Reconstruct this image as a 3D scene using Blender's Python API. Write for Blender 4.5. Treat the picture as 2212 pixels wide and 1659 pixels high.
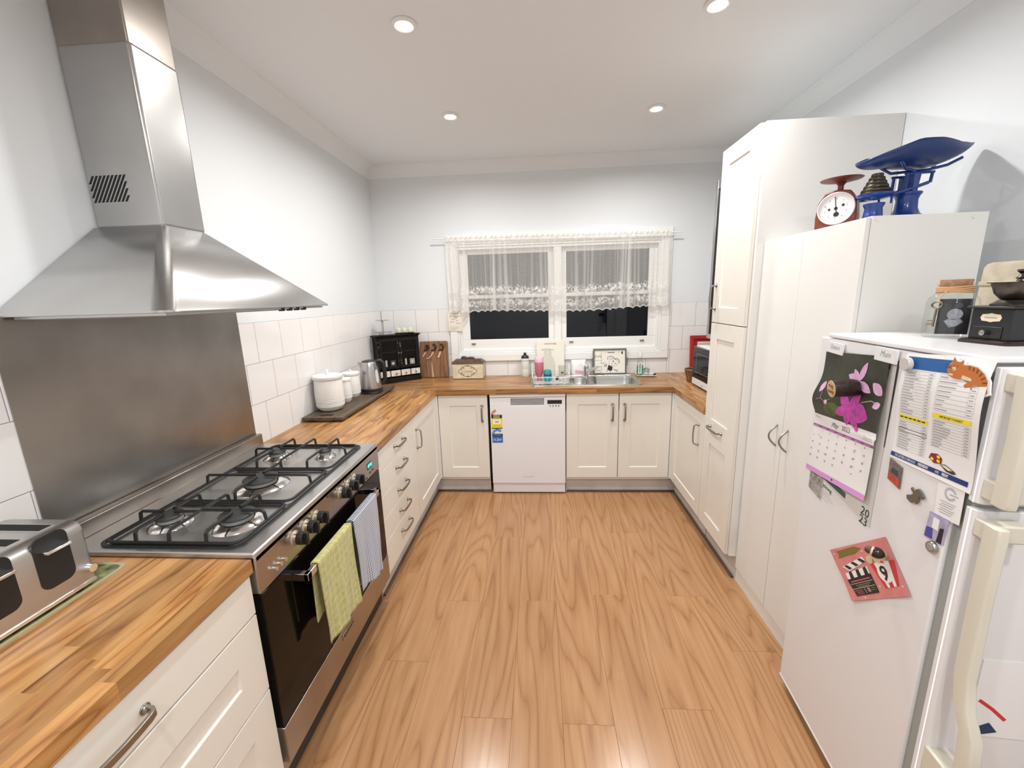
import bpy, bmesh, math, random
from mathutils import Vector, Matrix
random.seed(7)
for o in list(bpy.data.objects): bpy.data.objects.remove(o, do_unlink=True)
S = bpy.context.scene
C = S.collection
PI = math.pi
# ------------------------------------------------------------------ camera
cam_d = bpy.data.cameras.new('camera'); cam = bpy.data.objects.new('camera', cam_d); C.objects.link(cam)
S.camera = cam
cam_d.sensor_width = 36; cam_d.lens = 36 * 893.93 / 2212; cam_d.clip_start = .02; cam_d.clip_end = 60
_y, _p, _r = math.radians(-4.0429), math.radians(-11.8857), math.radians(-1.7119)
_f = Vector((math.sin(_y)*math.cos(_p), math.cos(_y)*math.cos(_p), math.sin(_p)))
_a = Vector((math.cos(_y), -math.sin(_y), 0)); _u = _a.cross(_f)
_rt = _a*math.cos(_r) + _u*math.sin(_r); _up = -_a*math.sin(_r) + _u*math.cos(_r)
mw = Matrix((_rt, _up, -_f)).transposed().to_4x4(); mw.translation = Vector((.4058, -3.7396, 1.5937))
cam.matrix_world = mw
# ------------------------------------------------------------------ world, exposure
wd = bpy.data.worlds.new('night'); S.world = wd; wd.use_nodes = True
wd.node_tree.nodes['Background'].inputs[0].default_value = (.010, .014, .024, 1)
wd.node_tree.nodes['Background'].inputs[1].default_value = .5
vs = S.view_settings
vs.view_transform = 'Standard'; vs.look = 'None'; vs.gamma = 1; vs.use_curve_mapping = False
vs.exposure = 0.0
LAMP_W = 12.5
# ------------------------------------------------------------------ geometry helpers
class G:
    def __init__(s): s.v = []; s.f = []; s.m = []; s.mi = 0; s.T = None; s.uv = {}
    def add(s, vs_, fs):
        n = len(s.v)
        s.v += [tuple(s.T(*p)) if s.T else tuple(p) for p in vs_]
        s.f += [tuple(i+n for i in f) for f in fs]; s.m += [s.mi]*len(fs); return s
    def box(s, x0, x1, y0, y1, z0, z1):
        return s.add([(x0,y0,z0),(x1,y0,z0),(x1,y1,z0),(x0,y1,z0),(x0,y0,z1),(x1,y0,z1),(x1,y1,z1),(x0,y1,z1)],
                     [(0,3,2,1),(4,5,6,7),(0,1,5,4),(1,2,6,5),(2,3,7,6),(3,0,4,7)])
    def loft(s, loops, cap0=True, cap1=True, closed=True):
        n = len(loops[0]); vs_ = [p for l in loops for p in l]; fs = []
        for k in range(len(loops)-1):
            for i in range(n if closed else n-1):
                j = (i+1) % n
                fs.append((k*n+i, k*n+j, (k+1)*n+j, (k+1)*n+i))
        if cap0: fs.append(tuple(range(n))[::-1])
        if cap1: fs.append(tuple((len(loops)-1)*n+i for i in range(n)))
        return s.add(vs_, fs)
    def tube(s, pts, r, n=8, closed=False, flat=1.0, rs=None):
        pts = [Vector(p) for p in pts]; L = []; N = len(pts); ref = None
        for i, p in enumerate(pts):
            if closed: d = pts[(i+1) % N] - pts[i-1]
            else: d = pts[min(i+1, N-1)] - pts[max(i-1, 0)]
            d.normalize()
            if ref is None:
                ref = Vector((0,0,1)) if abs(d.z) < .9 else Vector((1,0,0))
            a = d.cross(ref).normalized(); b = a.cross(d).normalized(); ref = b
            rr = rs[i] if rs else r
            L.append([tuple(p + a*math.cos(2*PI*k/n)*rr + b*math.sin(2*PI*k/n)*rr*flat) for k in range(n)])
        if closed: L.append(L[0]); return s.loft(L, False, False)
        return s.loft(L)
    def cyl(s, p0, p1, r0, r1=None, n=16): return s.tube([p0, p1], r0, n, rs=[r0, r0 if r1 is None else r1])
    def lathe(s, prof, c=(0,0,0), n=28, M=None, caps=False):
        L = []
        for r, z in prof:
            l = []
            for k in range(n):
                p = Vector((r*math.cos(2*PI*k/n), r*math.sin(2*PI*k/n), z))
                if M: p = M @ p
                l.append((p.x+c[0], p.y+c[1], p.z+c[2]))
            L.append(l)
        return s.loft(L, caps and prof[0][0] > 1e-5, caps and prof[-1][0] > 1e-5)
    def poly(s, pts, ext=None):
        n = len(pts)
        if ext is None: return s.add(pts, [tuple(range(n))])
        q = [(p[0]+ext[0], p[1]+ext[1], p[2]+ext[2]) for p in pts]
        return s.loft([pts, q])
    def grid(s, fn, nu, nv):
        vs_ = [fn(i/nu, j/nv) for j in range(nv+1) for i in range(nu+1)]
        return s.add(vs_, [(j*(nu+1)+i, j*(nu+1)+i+1, (j+1)*(nu+1)+i+1, (j+1)*(nu+1)+i) for j in range(nv) for i in range(nu)])
    def stroke(s, pts, w, fn):
        """flat ribbon along 2-D points, mapped by fn(a, b) to 3-D"""
        P = [Vector(p) for p in pts]; L = []; R = []
        for i, p in enumerate(P):
            d = P[min(i+1, len(P)-1)] - P[max(i-1, 0)]
            if d.length < 1e-9: d = Vector((1, 0))
            d.normalize(); nrm = Vector((-d.y, d.x))*w/2
            L.append(fn(*(p+nrm))); R.append(fn(*(p-nrm)))
        n = len(P)
        return s.add(L+R, [(i, i+1, n+i+1, n+i) for i in range(n-1)])
OFF = {}
def root_off(o):
    while o.parent: o = o.parent
    return OFF.get(o.name, Vector((0,0,0)))
def mesh_of(name, g, mats, smooth=35, off=None):
    me = bpy.data.meshes.new(name)
    vs_ = g.v if off is None else [(p[0]-off.x, p[1]-off.y, p[2]-off.z) for p in g.v]
    me.from_pydata(vs_, [], g.f)
    for m in (mats if isinstance(mats, (list, tuple)) else [mats]): me.materials.append(m)
    if max(g.m, default=0): me.polygons.foreach_set('material_index', g.m)
    bm = bmesh.new(); bm.from_mesh(me); bmesh.ops.recalc_face_normals(bm, faces=bm.faces); bm.to_mesh(me); bm.free()
    if smooth:
        me.polygons.foreach_set('use_smooth', [True]*len(me.polygons)); me.set_sharp_from_angle(angle=math.radians(smooth))
    return me
def obj(name, g, mats, parent=None, bevel=0, seg=2, smooth=35, label=None, kind=None):
    off = root_off(parent) if parent else None
    o = bpy.data.objects.new(name, mesh_of(name, g, mats, smooth, off)); C.objects.link(o)
    if parent: o.parent = parent
    if bevel:
        b = o.modifiers.new('bevel', 'BEVEL'); b.width = bevel; b.segments = seg; b.limit_method = 'ANGLE'; b.angle_limit = math.radians(40); b.harden_normals = False
    if label: o['label'] = label
    if kind: o['kind'] = kind
    return o
def tag(o, label, cat, group=None):
    o['label'] = label; o['category'] = cat
    if group: o['group'] = group
    return o
def thing(name, label, cat, loc=(0,0,0), rotz=0, group=None, local=False):
    """Empty at the base; parts in world coordinates, or in its own frame when local"""
    o = bpy.data.objects.new(name, None); C.objects.link(o); o.empty_display_size = .05
    o.location = loc; o.rotation_euler = (0, 0, rotz)
    OFF[o.name] = Vector((0,0,0)) if local else Vector(loc)
    return tag(o, label, cat, group)
def solo(name, g, mats, label, cat, loc, rotz=0, group=None, **k):
    """a thing that is one mesh, built in its own frame"""
    o = obj(name, g, mats, **k); o.location = loc; o.rotation_euler = (0, 0, rotz); return tag(o, label, cat, group)
def struct(name, g, mats, **k): return obj(name, g, mats, kind='structure', **k)
def rrect(w, h, r, n=5, cx=0, cy=0):
    out = []
    for sx, sy, a0 in ((1,1,0),(-1,1,90),(-1,-1,180),(1,-1,270)):
        for k in range(n+1):
            a = math.radians(a0 + 90*k/n)
            out.append((cx+sx*(w/2-r)+r*math.cos(a), cy+sy*(h/2-r)+r*math.sin(a)))
    return out
_tc = {}
def textgeo(body, size, align='LEFT', bold=0):
    k = (body, align, bold)
    if k not in _tc:
        cu = bpy.data.curves.new('t', 'FONT'); cu.body = body; cu.size = 1; cu.align_x = align; cu.resolution_u = 2; cu.offset = bold
        ob = bpy.data.objects.new('t', cu); C.objects.link(ob)
        dg = bpy.context.evaluated_depsgraph_get(); ev = ob.evaluated_get(dg); me = ev.to_mesh()
        _tc[k] = ([tuple(v.co) for v in me.vertices], [tuple(p.vertices) for p in me.polygons])
        ev.to_mesh_clear(); bpy.data.objects.remove(ob); bpy.data.curves.remove(cu)
    v, f = _tc[k]
    return [(p[0]*size, p[1]*size) for p in v], f
def text(g, body, size, fn, a=0, b=0, align='LEFT', bold=0, slant=0, sx=1, rot=0):
    v, f = textgeo(body, size, align, bold); c, s_ = math.cos(rot), math.sin(rot)
    P = []
    for x, y in v:
        x = x*sx + y*slant
        P.append(fn(a + x*c - y*s_, b + x*s_ + y*c))
    return g.add(P, f)
# ------------------------------------------------------------------ materials
def nmat(name):
    m = bpy.data.materials.new(name); m.use_nodes = True; nt = m.node_tree
    bs = nt.nodes['Principled BSDF']
    def N(t, _out=0, **k):
        n = nt.nodes.new('ShaderNode'+t)
        for a, v in k.items():
            if a.startswith('i_'):
                s_ = n.inputs[int(a[2:])] if a[2:].isdigit() else n.inputs[a[2:].replace('_', ' ')]
                if isinstance(v, bpy.types.NodeSocket): nt.links.new(v, s_)
                else: s_.default_value = v
            else: setattr(n, a, v)
        return n
    return m, nt, bs, N
def ramp(N, fac, stops):
    r = N('ValToRGB', i_Fac=fac); e = r.color_ramp.elements
    while len(e) < len(stops): e.new(.5)
    for x, (p, c) in zip(e, stops): x.position = p; x.color = (*c, 1)
    return r.outputs[0]
def col4(c): return (*c, 1)
def mat(name, col, rough=.5, metal=0, spec=.5, bump=0, bscale=200, var=0, vscale=6, trans=0, ior=1.45, emit=0, coat=0, sheen=0):
    m, nt, bs, N = nmat(name)
    bs.inputs['Base Color'].default_value = col4(col); bs.inputs['Roughness'].default_value = rough
    bs.inputs['Metallic'].default_value = metal; bs.inputs['Specular IOR Level'].default_value = spec
    if trans: bs.inputs['Transmission Weight'].default_value = trans; bs.inputs['IOR'].default_value = ior
    if coat: bs.inputs['Coat Weight'].default_value = coat
    if sheen: bs.inputs['Sheen Weight'].default_value = sheen
    if emit: bs.inputs['Emission Color'].default_value = col4(col); bs.inputs['Emission Strength'].default_value = emit
    geo = N('NewGeometry').outputs['Position']
    if var:
        n = N('TexNoise', i_Vector=geo, i_Scale=vscale, i_Detail=5.0)
        c = ramp(N, n.outputs[0], [(.3, tuple(x*(1-var) for x in col)), (.7, tuple(min(1, x*(1+var)) for x in col))])
        nt.links.new(c, bs.inputs['Base Color'])
    if bump:
        n = N('TexNoise', i_Vector=geo, i_Scale=bscale, i_Detail=3.0)
        b = N('Bump', i_Strength=bump, i_Distance=.002, i_Height=n.outputs[0]); nt.links.new(b.outputs[0], bs.inputs['Normal'])
    return m
def steel(name, col, rough, axis=2, var=.12, fine=True):
    """brushed steel, the brushing runs along axis"""
    m, nt, bs, N = nmat(name)
    bs.inputs['Metallic'].default_value = 1
    geo = N('NewGeometry').outputs['Position']
    sc = [180, 180, 180]; sc[axis] = 2
    mp = N('Mapping', i_Vector=geo, i_Scale=sc)
    n = N('TexNoise', i_Vector=mp.outputs[0], i_Scale=1.0, i_Detail=4.0)
    big = N('TexNoise', i_Vector=geo, i_Scale=4.0, i_Detail=6.0)
    c = ramp(N, big.outputs[0], [(.3, tuple(x*(1-var) for x in col)), (.7, tuple(min(1, x*(1+var)) for x in col))])
    nt.links.new(c, bs.inputs['Base Color'])
    if not fine: bs.inputs['Roughness'].default_value = rough; return m
    r = N('MapRange', i_Value=n.outputs[0], i_3=rough-.03, i_4=rough+.04); nt.links.new(r.outputs[0], bs.inputs['Roughness'])
    b = N('Bump', i_Strength=.012, i_Distance=.001, i_Height=n.outputs[0]); nt.links.new(b.outputs[0], bs.inputs['Normal'])
    return m
def wood(name, cols, axis, rough=.35, across=22, along=1.3, rings=6, stretch=.08, lines=34, ringw=.5, vary=.3, coat=0):
    """grain along axis; every object of a run gets its own piece of timber"""
    m, nt, bs, N = nmat(name)
    geo = N('NewGeometry').outputs['Position']; rnd = N('ObjectInfo').outputs['Random']
    ro = N('Math', operation='MULTIPLY', i_0=rnd, i_1=61.7)
    ad = N('VectorMath', operation='ADD', i_0=geo, i_1=ro.outputs[0])
    sc = [across]*3; sc[axis] = along
    mp = N('Mapping', i_Vector=ad.outputs[0], i_Scale=sc)
    fine = N('TexNoise', i_Vector=mp.outputs[0], i_Scale=2.6, i_Detail=7.0, i_Roughness=.62, i_Distortion=.4)
    sc2 = [rings]*3; sc2[axis] = rings*stretch
    mp2 = N('Mapping', i_Vector=ad.outputs[0], i_Scale=sc2)
    broad = N('TexNoise', i_Vector=mp2.outputs[0], i_Scale=1.0, i_Detail=2.0, i_Roughness=.35)
    wv = N('Math', operation='MULTIPLY', i_0=broad.outputs[0], i_1=float(lines))
    sn = N('Math', operation='SINE', i_0=wv.outputs[0]); ab = N('Math', operation='ABSOLUTE', i_0=sn.outputs[0]); sm = N('Math', operation='POWER', i_0=ab.outputs[0], i_1=.42)
    mx = N('Mix', data_type='FLOAT', i_0=ringw, i_2=fine.outputs[0], i_3=sm.outputs[0])
    c = ramp(N, mx.outputs[0], [(.25, cols[0]), (.52, cols[1]), (.80, cols[2])])
    vr = N('MapRange', i_Value=rnd, i_3=1-vary, i_4=1+vary*.55)
    hs = N('HueSaturation', i_Color=c, i_Value=vr.outputs[0], i_Saturation=1.0)
    nt.links.new(hs.outputs[0], bs.inputs['Base Color'])
    bs.inputs['Roughness'].default_value = rough
    if coat: bs.inputs['Coat Weight'].default_value = coat; bs.inputs['Coat Roughness'].default_value = .12
    b = N('Bump', i_Strength=.08, i_Distance=.001, i_Height=fine.outputs[0]); nt.links.new(b.outputs[0], bs.inputs['Normal'])
    return m
def glass(name, tint=(1,1,1), refl=.5, rough=.0):
    """thin clear glass: see-through with a Fresnel reflection"""
    m, nt, bs, N = nmat(name)
    t = N('BsdfTransparent', i_Color=col4(tint)); g_ = N('BsdfGlossy', i_Roughness=rough)
    lw = N('LayerWeight', i_Blend=.5); pw = N('Math', operation='POWER', i_0=lw.outputs[1], i_1=4.0); mu = N('MapRange', i_Value=pw.outputs[0], i_3=.05*refl*2, i_4=.75)
    mx = N('MixShader', i_0=mu.outputs[0], i_1=t.outputs[0], i_2=g_.outputs[0])
    nt.links.new(mx.outputs[0], nt.nodes['Material Output'].inputs[0]); return m
M = {}
M['wall'] = mat('wall_paint', (.775, .805, .83), .6, bump=.05, bscale=350)
M['ceil'] = mat('ceiling_paint', (.83, .86, .885), .75)
M['white'] = mat('white_gloss_paint', (.86, .86, .845), .3)
M['cream'] = mat('cream_foil_door', (.78, .75, .69), .33)
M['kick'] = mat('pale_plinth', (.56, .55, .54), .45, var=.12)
M['melamine'] = mat('white_melamine', (.79, .785, .765), .3)
M['tile'] = mat('white_glazed_tile', (.84, .83, .83), .12)
M['grout'] = mat('grey_grout', (.36, .32, .34), .8)
M['scotia'] = mat('dark_brown_bead', (.10, .05, .022), .4, var=.3)
M['floorbase'] = mat('underlay', (.20, .11, .05), .7)
M['plank'] = wood('spotted_gum_laminate', [(.24, .112, .048), (.365, .185, .084), (.455, .255, .124)], 1, rough=.22, across=16, along=.8, rings=4.0, stretch=.11, lines=60, ringw=.36, vary=.05)
M['staveY'] = wood('acacia_worktop_y', [(.12, .045, .014), (.36, .160, .050), (.60, .34, .132)], 1, rough=.3, across=20, along=1.6, ringw=.34, rings=9, stretch=.12, lines=22, vary=.27)
M['staveX'] = wood('acacia_worktop_x', [(.12, .045, .014), (.32, .142, .046), (.54, .30, .118)], 0, rough=.3, across=20, along=1.6, ringw=.34, rings=9, stretch=.12, lines=22, vary=.27)
M['steelZ'] = steel('brushed_steel_upright', (.50, .495, .49), .27, 2, .08, False)
M['steelY'] = steel('brushed_steel_long', (.60, .595, .585), .36, 1)
M['splash'] = steel('brushed_steel_splashback', (.36, .345, .33), .30, 1, .15, False)
M['hood'] = steel('satin_hood_steel', (.55, .545, .54), .26, 2, .06, False)
M['steelD'] = steel('warm_brushed_steel', (.42, .38, .345), .3, 1)
M['chrome'] = mat('chrome', (.82, .82, .82), .12, 1)
M['pewter'] = mat('pewter', (.34, .32, .295), .3, 1)
M['iron'] = mat('black_cast_iron', (.012, .012, .013), .45)
M['burner'] = mat('burner_cap', (.035, .037, .036), .5)
M['ovenglass'] = mat('black_oven_glass', (.004, .0025, .002), .08, spec=.18)
M['blackpl'] = mat('black_plastic', (.012, .012, .013), .35)
M['darkgap'] = mat('dark_recess', (.008, .008, .008), .8)
M['brass'] = mat('worn_brass_ring', (.72, .60, .38), .25, 1)
M['whitepl'] = mat('white_enamel', (.77, .765, .785), .28)
M['dwwhite'] = mat('dishwasher_white', (.80, .80, .835), .3)
M['greypl'] = mat('grey_plastic', (.30, .29, .29), .35)
M['lamp'] = mat('lamp_lens', (1, .985, .95), .3, emit=40)
M['glass'] = glass('window_glass', (.62, .66, .70), .36)
M['clear'] = glass('clear_glass', (.93, .95, .94), .6)
M['paper'] = mat('white_paper', (.82, .81, .82), .6)
M['ink'] = mat('black_ink', (.02, .02, .02), .6)
M['greyink'] = mat('grey_ink', (.33, .33, .35), .6)
# ================================================================== ROOM SHELL
XL, XR, YR, ZC, ZCO, ZW, ZWB = -1.039, 2.028, -5.4, 2.70, 2.613, .889, .848
PITCH = .2065
fl = struct('floor', G().box(XL-.1, XR+.1, YR, .1, -.06, -.008), M['floorbase'])
cl = struct('ceiling', G().box(XL-.15, XR+.15, YR-.1, .15, ZC, ZC+.1), M['ceil'])
TT = .006
wl = struct('wall_left', G().box(XL-.15, XL-TT, YR, .12, -.06, ZC), M['wall'])
wr = struct('wall_right', G().box(XR, XR+.15, YR, .12, -.06, ZC), M['wall'])
WX0, WX1, WZ0, WZ1 = -.345, 1.475, 1.085, 2.06            # window opening
g = G()
g.box(XL-.15, WX0, TT, .13, -.06, ZC); g.box(WX1, XR+.15, TT, .13, -.06, ZC)
g.box(WX0, WX1, TT, .13, -.06, WZ0); g.box(WX0, WX1, TT, .13, WZ1, ZC)
wb = struct('wall_back', g, M['wall'])
wq = struct('wall_rear', G().box(XL-.15, XR+.15, YR-.12, YR, -.06, ZC), M['wall'])
# cornice: coved plaster moulding on three walls
def cove(p_wall):
    """profile points (distance out from wall, z)"""
    return [(0, ZCO), (.004, ZCO), (.008, ZCO+.006)] + [(.008+.078*(1-math.cos(a)), ZCO+.006+.076*math.sin(a)) for a in [PI/2*k/7 for k in range(1, 8)]] + [(.09, ZC-.004), (.09, ZC), (0, ZC)]
for i, (w, fn, a, b) in enumerate([('left', lambda d, t, z: (XL-TT+d, t, z), YR, TT), ('back', lambda d, t, z: (t, TT-d, z), XL-TT, XR), ('right', lambda d, t, z: (XR-d, t, z), YR, TT)]):
    g = G(); pr = cove(w)
    g.loft([[fn(d, a, z) for d, z in pr], [fn(d, b, z) for d, z in pr]])
    struct('trim_%d' % (i+1), g, M['ceil'])
# floor planks, each board its own piece
unit = {}
def shared_box(key, sx, sy, sz, m, bevel=.0):
    if key not in unit:
        g = G(); b = bevel
        x, y, z = sx/2, sy/2, sz
        if b: g.loft([[(-x,-y,0),(x,-y,0),(x,y,0),(-x,y,0)], [(-x,-y,z-b),(x,-y,z-b),(x,y,z-b),(-x,y,z-b)], [(-x+b,-y+b,z),(x-b,-y+b,z),(x-b,y-b,z),(-x+b,y-b,z)]])
        else: g.box(-x, x, -y, y, 0, z)
        unit[key] = mesh_of(key, g, m, 0)
    return unit[key]
def piece(name, me, loc, parent, rot=(0,0,0), scale=(1,1,1)):
    o = bpy.data.objects.new(name, me); C.objects.link(o); o.parent = parent
    o.location = loc; o.rotation_euler = rot; o.scale = scale; return o
PW, PL = .195, 1.234
joint = {0:-1.823, 1:-1.214, 2:-1.81, 3:-1.224, 4:-1.755, 5:-2.383, 6:-1.754, -1:-2.206, -2:-1.6, -3:-2.0, -4:-1.3, 7:-2.1, 8:-1.45, 9:-2.3, 10:-1.7}
for k in range(-4, 10):
    x0 = -.115 + PW*k - 0.0; x0, x1 = max(x0, -.98), min(x0+PW, 1.98)
    y = joint.get(k, -1.5)
    while y < -.45: y += PL
    while y > -5.3:
        y1 = min(y, -.44); y0 = max(y-PL, -5.35)
        if y1 > y0:
            nm = (round(x1-x0, 3), round(y1-y0, 3))
            me = shared_box('plank_%s_%s' % nm, x1-x0-.0006, y1-y0-.0006, .008, M['plank'], .0006)
            piece('plank', me, ((x0+x1)/2, (y0+y1)/2, -.008), fl)
        y -= PL
# wall tiles, each its own piece
g = G(); g.box(XL-TT, XL-.0016, -3.85, -.0016, ZW-.03, 1.5045); obj('grout_bed', g, M['grout'], wl)
g = G(); g.box(XL-.0016, WX0-.0, .0016, TT, ZW-.03, 1.5045); g.box(WX1, XR, .0016, TT, ZW-.03, 1.5045); g.box(WX0, WX1, .0016, TT, ZW-.03, WZ0); obj('grout_bed', g, M['grout'], wb)
def tile_mesh(w, h): return shared_box('tile_%.3f_%.3f' % (w, h), w, h, TT-.0004, M['tile'], .0011)
JW = .0026
for r, (z0, z1) in enumerate([(.869, 1.094), (1.094, 1.299), (1.299, 1.5035)]):
    off = -1.714 if r != 1 else -1.609
    y = off - PITCH*12
    while y < 0:
        a, b = max(y, -3.84), min(y+PITCH, -TT+.004)
        if b-a > .02 and not (a > -2.735 and b < -1.83):
            piece('tile', tile_mesh(b-a-JW, z1-z0-JW), (XL-TT, (a+b)/2, (z0+z1)/2), wl, Matrix(((0,0,1),(1,0,0),(0,1,0))).to_euler())
        y += PITCH
for r, (z0, z1) in enumerate([(.869, 1.094), (1.094, 1.299), (1.299, 1.5035)]):
    off = -.924 if r != 1 else -.8215
    x = off - PITCH
    while x < XR:
        a, b = max(x, XL+.001), min(x+PITCH, XR)
        segs = [(a, b)]
        if z1 > 1.03: segs = [(a, min(b, -.404), z1), (max(a, 1.532), b, z1)] + ([(max(a, -.404), min(b, 1.532), 1.0255)] if r == 0 else [])
        for p, q, zt in segs:
            if q-p > .015:
                piece('tile', tile_mesh(q-p-JW, zt-z0-JW), ((p+q)/2, TT, (z0+zt)/2), wb, (PI/2, 0, 0))
        x += PITCH
# ------------------------------------------------------------------ window
wi = bpy.data.objects.new('window_1', None); C.objects.link(wi); wi.location = (.56, 0, 1.026); OFF[wi.name] = Vector((.56, 0, 1.026)); wi['kind'] = 'structure'
AX0, AX1, AZ0, AZ1 = -.404, 1.532, 1.026, 2.133
g = G()
g.box(AX0, AX1, -.020, TT, AZ0, AZ0+.062); g.box(AX0, AX1, -.020, TT, AZ1-.085, AZ1)
g.box(AX0, AX0+.068, -.020, TT, AZ0+.062, AZ1-.085); g.box(AX1-.068, AX1, -.020, TT, AZ0+.062, AZ1-.085)
obj('architrave', g, M['white'], wi, .003)
def ring(g, x0, x1, z0, z1, w, y0, y1):
    g.box(x0, x1, y0, y1, z0, z0+w); g.box(x0, x1, y0, y1, z1-w, z1); g.box(x0, x0+w, y0, y1, z0+w, z1-w); g.box(x1-w, x1, y0, y1, z0+w, z1-w)
g = G(); ring(g, -.336, 1.464, 1.088, 2.048, .020, -.012, .08); ring(g, -.316, 1.444, 1.108, 2.028, .022, -.002, .09)
obj('window_frame', g, M['white'], wi, .003)
g = G(); g.box(.535, .600, .0, .10, 1.128, 2.01); obj('mullion', g, M['white'], wi, .004)
for (x0, x1) in ((-.296, .537), (.598, 1.425)):
    px0, px1 = (-.226, .485) if x0 < 0 else (.645, 1.357)
    for (z0, z1, pz0, pz1, yy) in ((1.125, 1.617, 1.221, 1.585, .012), (1.585, 2.012, 1.617, 1.968, .045)):
        g = G(); y0, y1 = yy, yy+.032
        g.box(x0, x1, y0, y1, z0, pz0); g.box(x0, x1, y0, y1, pz1, z1); g.box(x0, px0, y0, y1, pz0, pz1); g.box(px1, x1, y0, y1, pz0, pz1)
        sa = obj('sash', g, M['white'], wi, .003)
        obj('pane', G().box(px0, px1, y0+.012, y0+.015, pz0, pz1), M['glass'], sa, smooth=0)
for x in (-.198, .687, 1.309):
    g = G(); g.box(x-.018, x+.018, .004, .014, 1.176, 1.188); g.box(x-.018, x+.018, -.006, .004, 1.186, 1.190); obj('sash_lift', g, M['pewter'], wi, .002)
# ================================================================== CEILING DOWNLIGHTS
def downlight(x, y, label, w=LAMP_W):
    t = thing('downlight', label, 'downlight', (x, y, ZC-.012), group='recessed ceiling downlights')
    z = ZC
    g = G(); g.lathe([(.034, z-.001), (.050, z-.001), (.050, z-.006), (.040, z-.012), (.034, z-.010), (.034, z-.001)], (x, y, 0), 32); obj('trim_ring', g, M['white'], t)
    g = G(); g.lathe([(.0, z-.007), (.038, z-.006)], (x, y, 0), 32); obj('lens', g, M['lamp'], t)
    ld = bpy.data.lights.new('bulb', 'AREA'); ld.shape = 'DISK'; ld.size = .10; ld.energy = w; ld.color = (1, .985, .955); ld.spread = math.radians(165)
    lo = bpy.data.objects.new('bulb', ld); C.objects.link(lo); lo.parent = t; lo.location = (0, 0, -.002)
downlight(-.13, -1.81, 'ceiling downlight nearest to the steel range hood chimney')
downlight(-.125, -.93, 'ceiling downlight over the counter corner left of the window')
downlight(1.137, -.865, 'ceiling downlight above the sink, left of the tall cabinet')
downlight(1.124, -1.79, 'ceiling downlight at the top edge, nearest to the pantry cupboards')
downlight(-.13, -3.62, 'added unseen fill downlight behind the viewer on the stove side', LAMP_W*1.15)  # unseen lamp, added to light the near stove side
downlight(1.10, -3.62, 'added unseen fill downlight behind the viewer on the fridge side', LAMP_W*1.15)  # unseen lamp, added to light the pantry and fridge end
downlight(.48, -4.7, 'added unseen fill downlight farthest behind the viewer', LAMP_W*1.4)  # added out of view for soft fill from behind, not a known fitting
# ================================================================== CABINETS
def FX(x, sg): return lambda u, n, z: (x+sg*n, u, z)        # face looking along +-x, u runs along y
def FY(y): return lambda u, n, z: (u, y-n, z)               # face looking to -y, u runs along x
def bow_handle(F, u0, z0, u1, z1, parent, m='pewter', out=.032, r=.0052):
    """cup-ended bow pull between two fixing points on face F"""
    g = G(); g.T = F
    du, dz = u1-u0, z1-z0; L = math.hypot(du, dz); a, b = du/L, dz/L
    def q(t, n): return (u0+a*t*L, n, z0+b*t*L)
    for t in (0.02, .98):
        g.tube([q(t, 0), q(t, .004)], .0115, 14); g.tube([q(t, .003), q(t, .012)], .008, 12, rs=[.009, .0055])
    path = [(.02, .006), (.025, out*.62), (.06, out*.88), (.14, out*.98), (.32, out*1.05), (.5, out*1.08), (.68, out*1.05), (.86, out*.98), (.94, out*.88), (.975, out*.62), (.98, .006)]
    wd = [.0058, .0058, .0064, .0068, .0066, .0064, .0066, .0068, .0064, .0058, .0058]; L_ = []
    for i, (t_, n_) in enumerate(path):
        (ta, na), (tb, nb) = path[max(i-1, 0)], path[min(i+1, len(path)-1)]
        dt, dn = (tb-ta)*L, nb-na; ll = math.hypot(dt, dn); dt, dn = dt/ll, dn/ll; th = r*.62; w_ = wd[i]*r/.0052; sec = []
        for sw, sn in ((-1, -1), (1, -1), (1, 1), (-1, 1)):
            x_ = t_*L - dn*th*sn; y_ = n_ + dt*th*sn
            sec.append((u0+a*x_-b*w_*sw, y_, z0+b*x_+a*w_*sw))
        L_.append(sec)
    g.loft(L_)
    return obj('handle', g, M[m], parent, .0012, label='pewter bow handle')
def shaker(F, u0, u1, z0, z1, parent, m='cream', rail=.088, th=.018, flat=False, name='door'):
    g = G(); g.T = F; e = .0012
    u0, u1, z0, z1 = u0+e, u1-e, z0+e, z1-e
    if flat: g.box(u0, u1, -th, 0, z0, z1)
    else:
        d = .006; c = .004
        i0 = [(u0+rail, z0+rail), (u1-rail, z0+rail), (u1-rail, z1-rail), (u0+rail, z1-rail)]
        i1 = [(u0+rail+c, z0+rail+c), (u1-rail-c, z0+rail+c), (u1-rail-c, z1-rail-c), (u0+rail+c, z1-rail-c)]
        o0 = [(u0, z0), (u1, z0), (u1, z1), (u0, z1)]
        lp = [[(a, -th, b) for a, b in o0], [(a, 0, b) for a, b in o0], [(a, 0, b) for a, b in i0], [(a, -d, b) for a, b in i1]]
        g.loft(lp)
    return obj(name, g, M[m], parent, .0016)
XLD, XRD, YBD, ZD0, ZD1 = -.424, 1.421, -.580, .143, .843
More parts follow.
